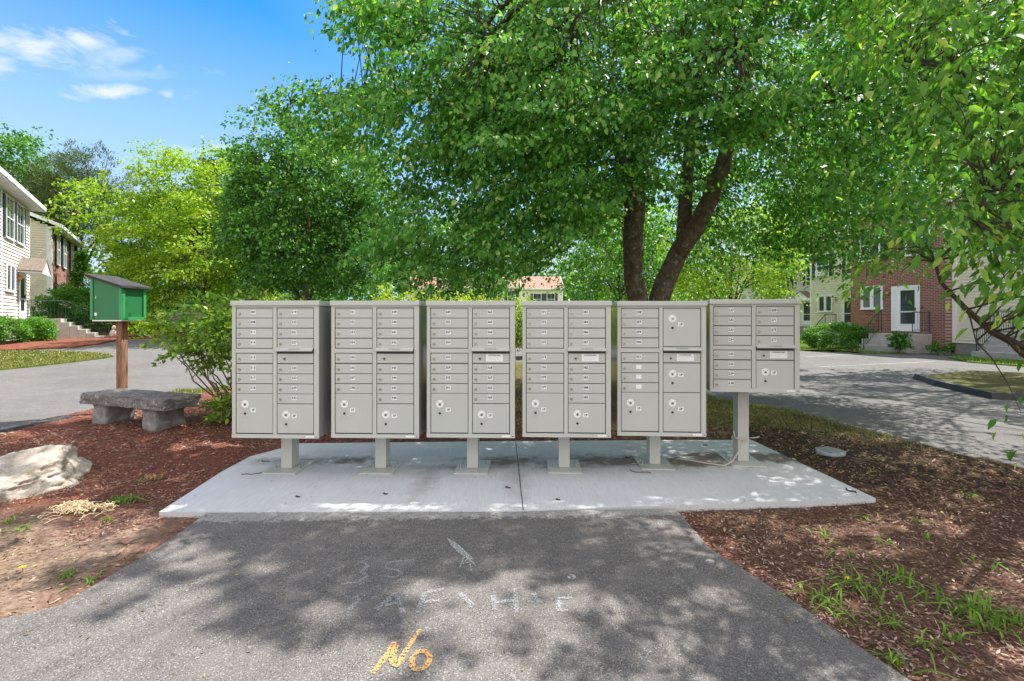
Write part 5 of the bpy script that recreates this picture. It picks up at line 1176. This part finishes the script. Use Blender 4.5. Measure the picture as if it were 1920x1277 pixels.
# brick house behind it
PB = (-27.6, 27.8, .8); h = empty('brick_house', PB, fA, 'brick-fronted house with cream gable end behind the white house', 'house'); zt = 7.0 - .8
core(h, 0, 9.5, 9.5, -.8, zt, M['brick'], gab=.42); m = MB(); lap_end(m, 0, 9.5, .3, lambda y: zt + .42 * min(y, 9.5 - y), 0.0, -1, .14); m.build('gable_siding', M['siding_cream'], h)
m = MB(); m.box(-.035, .10, -.03, .20, -.3, zt); m.build('corner_trim', M['trim'], h); gable(h, 0, 9.5, 9.5, zt, .42, 'roof_grey', .45, .3)
window(h, 1.35, 2.15, 4.1, 5.95); window(h, 3.5, 4.3, 4.1, 5.95); window(h, 6.5, 7.3, 4.1, 5.95); window(h, 1.4, 2.5, 1.6, 2.8, shutters=(0, 0), kind='case')

# parked car mostly behind the bush
M['carpaint'] = NM('slate_blue_car_paint').fin((.16, .22, .30), .25, .3); M['tyre'] = simple('tyre_rubber', (.02, .02, .02), .85); M['rim'] = simple('alloy_rim', (.5, .5, .5), .35, .8); M['taillight'] = simple('red_tail_light', (.45, .02, .02), .3)
cr = empty('parked_car', (-18.2, 27.2, .42), R(8), 'slate blue parked car half hidden behind the leafy shrub', 'car')
def carprof(pts, y0, y1): return [(x, y0, z) for x, z in pts], [(x, y1, z) for x, z in pts]
low = [(-2.2, .30), (2.2, .30), (2.25, .55), (2.15, .80), (1.15, .92), (-1.45, .95), (-2.15, .90), (-2.25, .6)]
m = MB(); a_, b_ = carprof(low, -.88, .88); m.prism(a_, b_); a_, b_ = carprof([(1.15, .921), (-1.5, .951), (-1.0, 1.40), (.35, 1.42)], -.74, .74); m.prism(a_, b_); body = m.build('body', M['carpaint'], cr, bevel=.05)
for y_ in (-.75, .745):
    m = MB(); m.prism([(.98, y_, .97), (-1.3, y_, .99), (-.92, y_, 1.34), (.33, y_, 1.36)], [(.98, y_ + .005, .97), (-1.3, y_ + .005, .99), (-.92, y_ + .005, 1.34), (.33, y_ + .005, 1.36)]); m.build('side_window', M['glass'], cr)
m = MB(); m.prism([(1.14, -.66, .95), (1.14, .66, .95), (.39, .62, 1.39), (.39, -.62, 1.39)], [(1.17, -.66, .96), (1.17, .66, .96), (.42, .62, 1.40), (.42, -.62, 1.40)]); m.build('windscreen', M['glass'], cr)
for x_ in (-1.4, 1.38):
    for y_ in (-.90, .70):
        m = MB(); m.cyl((x_, y_, .32), (x_, y_ + .20, .32), .32, 24); w_ = m.build('wheel', M['tyre'], cr); m = MB(); m.cyl((x_, y_ - .005, .32), (x_, y_ + .205, .32), .19, 16); m.build('rim', M['rim'], w_)
for y_ in (-.82, .55): m = MB(); m.box(-2.262, -2.2, y_, y_ + .27, .62, .80); m.build('tail_light', M['taillight'], cr)
for y_ in (-.82, .52): m = MB(); m.box(2.18, 2.262, y_, y_ + .30, .56, .70); m.build('headlight', M['label'], cr)

# right-hand townhouses
fR = math.atan2(-.967, .255); PR = (18.5, 21.8, 0)
def RL(x, y): return (PR[0] + .255 * x + .967 * y, PR[1] - .967 * x + .255 * y)
h = empty('brick_townhouse', (*PR[:2], 0), fR, 'projecting red brick townhouse with white storm door and double window', 'house')
core(h, -2.7, 1.62, 9, .12, 6.7, M['brick'], gab=.4); gable(h, -2.7, 1.62, 9, 6.7, .4, 'roof_brown', .4, .15)
m = MB(); m.box(-2.69, 1.61, -.02, .3, -.3, .115); m.build('foundation', M['foundation'], h)
window(h, -2.02, -1.07, 2.0, 3.05, shutters=(0, 0), kind='case', glass='glass_curtain'); door(h, -.30, .55, .88, 2.92, side=.22); lantern(h, -.78, 2.78)
window(h, -2.1, -1.2, 4.45, 5.9, shutters=(1, 1)); window(h, .1, 1.0, 4.45, 5.9, shutters=(1, 0), sh=.25)
m = MB(); m.box(.70, .74, -.04, -.022, 1.9, 2.05); m.build('door_bell', M['rail'], h)
h = empty('siding_townhouse', (*RL(0, 5.2), 0), fR, 'cream siding townhouse set back left of the brick one, air conditioner upstairs', 'house')
core(h, -9.8, -2.0, 8, .0, 6.6, M['foundation'], gab=.4); m = MB(); lap_wall(m, -9.8, -2.0, .82, 6.6, lap=.15); m.build('siding', M['siding_cream'], h); gable(h, -9.8, -2.0, 8, 6.6, .4, 'roof_brown', .4, .2)
m = MB(); lap_end(m, 0, 8, .82, lambda y: 6.6 + .4 * min(y, 8 - y), -9.8, -1, .15); m.build('gable_siding', M['siding_cream'], h)
m = MB(); m.box(-9.88, -9.78, -.03, .12, .6, 6.6); m.build('corner_trim', M['trim'], h)
window(h, -9.15, -8.2, 2.0, 3.02, shutters=(0, 0), kind='case'); door(h, -7.4, -6.5, .9, 2.95, glass='door_dark'); lantern(h, -7.85, 2.85)
window(h, -9.3, -8.45, 4.4, 5.85); window(h, -7.1, -6.2, 4.4, 5.85, sh=.26)
m = MB(); m.box(-9.15, -8.6, -.4, -.08, 4.42, 4.8); m.build('air_conditioner', M['trim'], h)
h = empty('siding_townhouse', (*RL(0, 12.5), 0), fR, 'farthest tan townhouse with a small gabled door canopy, left of the others', 'house')
core(h, -26, -13.5, 8, 0, 6.7, M['foundation'], gab=.4); m = MB(); lap_wall(m, -26, -13.5, .85, 6.7, lap=.15); m.build('siding', M['siding_tan'], h); gable(h, -26, -13.5, 8, 6.7, .4, 'roof_brown', .4, .2)
door(h, -17.3, -16.4, 1.0, 3.05, glass='door_dark'); canopy(h, -17.9, -15.8, 3.2); window(h, -16.9, -16.0, 4.5, 5.9); window(h, -19.6, -18.7, 4.5, 5.9); window(h, -20.2, -19.2, 2.1, 3.1, shutters=(0, 0), kind='case'); window(h, -22.9, -22, 4.5, 5.9)
h = empty('siding_townhouse', (*RL(0, .42), 0), fR, 'nearest cream siding townhouse right of the brick one, mostly behind leaves', 'house')
core(h, 1.7, 10, 8.4, -.1, 6.5, M['foundation'], gab=.4); m = MB(); lap_wall(m, 1.66, 10, .42, 6.5, lap=.13); m.build('siding', M['siding_cream'], h); gable(h, 1.7, 10, 8.4, 6.5, .4, 'roof_brown', .4, .05)
m = MB(); m.box(1.63, 1.80, -.06, -.02, .42, 6.5); m.build('corner_trim', M['trim'], h); door(h, 4.3, 5.25, .88, 2.92); window(h, 2.2, 3.2, 4.4, 5.8); window(h, 6.2, 7.3, 2.0, 3.1, shutters=(0, 0), kind='case')
steps_thing((*RL(.12, 0), 0), fR, 2.0, 1.15, 3, .78, 0, 'three concrete steps and landing at the brick townhouse door', tread=.42)
railing((*RL(.12, 0), 0), fR, [(.92, -.08, .86), (.92, -1.1, .86)], 'black iron railing on the far right side of the brick house landing')
railing((*RL(.12, 0), 0), fR, [(-.55, -.9, .86), (-.55, -1.12, .86), (-.55, -2.0, .05)], 'black iron handrail sloping down the brick house steps')
steps_thing((*RL(4.7, .42), 0), fR, 2.2, 1.2, 4, .86, 0, 'concrete steps and landing at the nearest right townhouse', tread=.34)
railing((*RL(4.7, .42), 0), fR, [(-1.0, -.08, .86), (-1.0, -1.15, .86), (-1.0, -2.1, .08)], 'black iron railing beside the steps of the nearest right townhouse')
railing((*RL(-6.95, 5.2), 0), fR, [(-.9, -.1, .88), (-.9, -1.0, .88), (-.9, -1.8, .1)], 'black iron railing at the siding townhouse door, partly behind the hedge')
steps_thing((*RL(-6.95, 5.2), 0), fR, 1.9, 1.0, 3, .88, 0, 'steps at the siding townhouse door behind the hedge', tread=.35)
# far central row
h = empty('far_townhouse', (0, 66, .55), 0, 'distant townhouse row with reddish roof seen under the big tree', 'house'); zt = 5.4
core(h, -15, 1.0, 9, -.6, zt, M['siding_tan'], gab=.45); core(h, 1.0, 7.0, 9, -.6, zt - .3, M['siding_tan'], y0=-1.5)
gable(h, -15, 1.4, 9, zt, .42, 'roof_red', .4, .2); gable(h, 1.4, 7.0, 9, zt - .3, .42, 'roof_red', .4, .2, y0=-1.5)
for xx in (-12.8, -9.6, -6.2, -3.2, -.6): window(h, xx, xx + 1.1, 2.9, 5.0, sh=.4)
for xx in (3.0, 4.9): window(h, xx, xx + 1.0, 3.0, 4.5, y=-1.5, sh=.35)
m = MB(); m.box(6.9, 7.08, -1.56, -1.3, .0, zt - .3); m.box(1.3, 1.45, -1.56, -1.3, 0, zt - .3); m.build('corner_trim', M['trim'], h)
print('objects', len(bpy.data.objects), 'faces', sum(len(m_.polygons) for m_ in bpy.data.meshes))
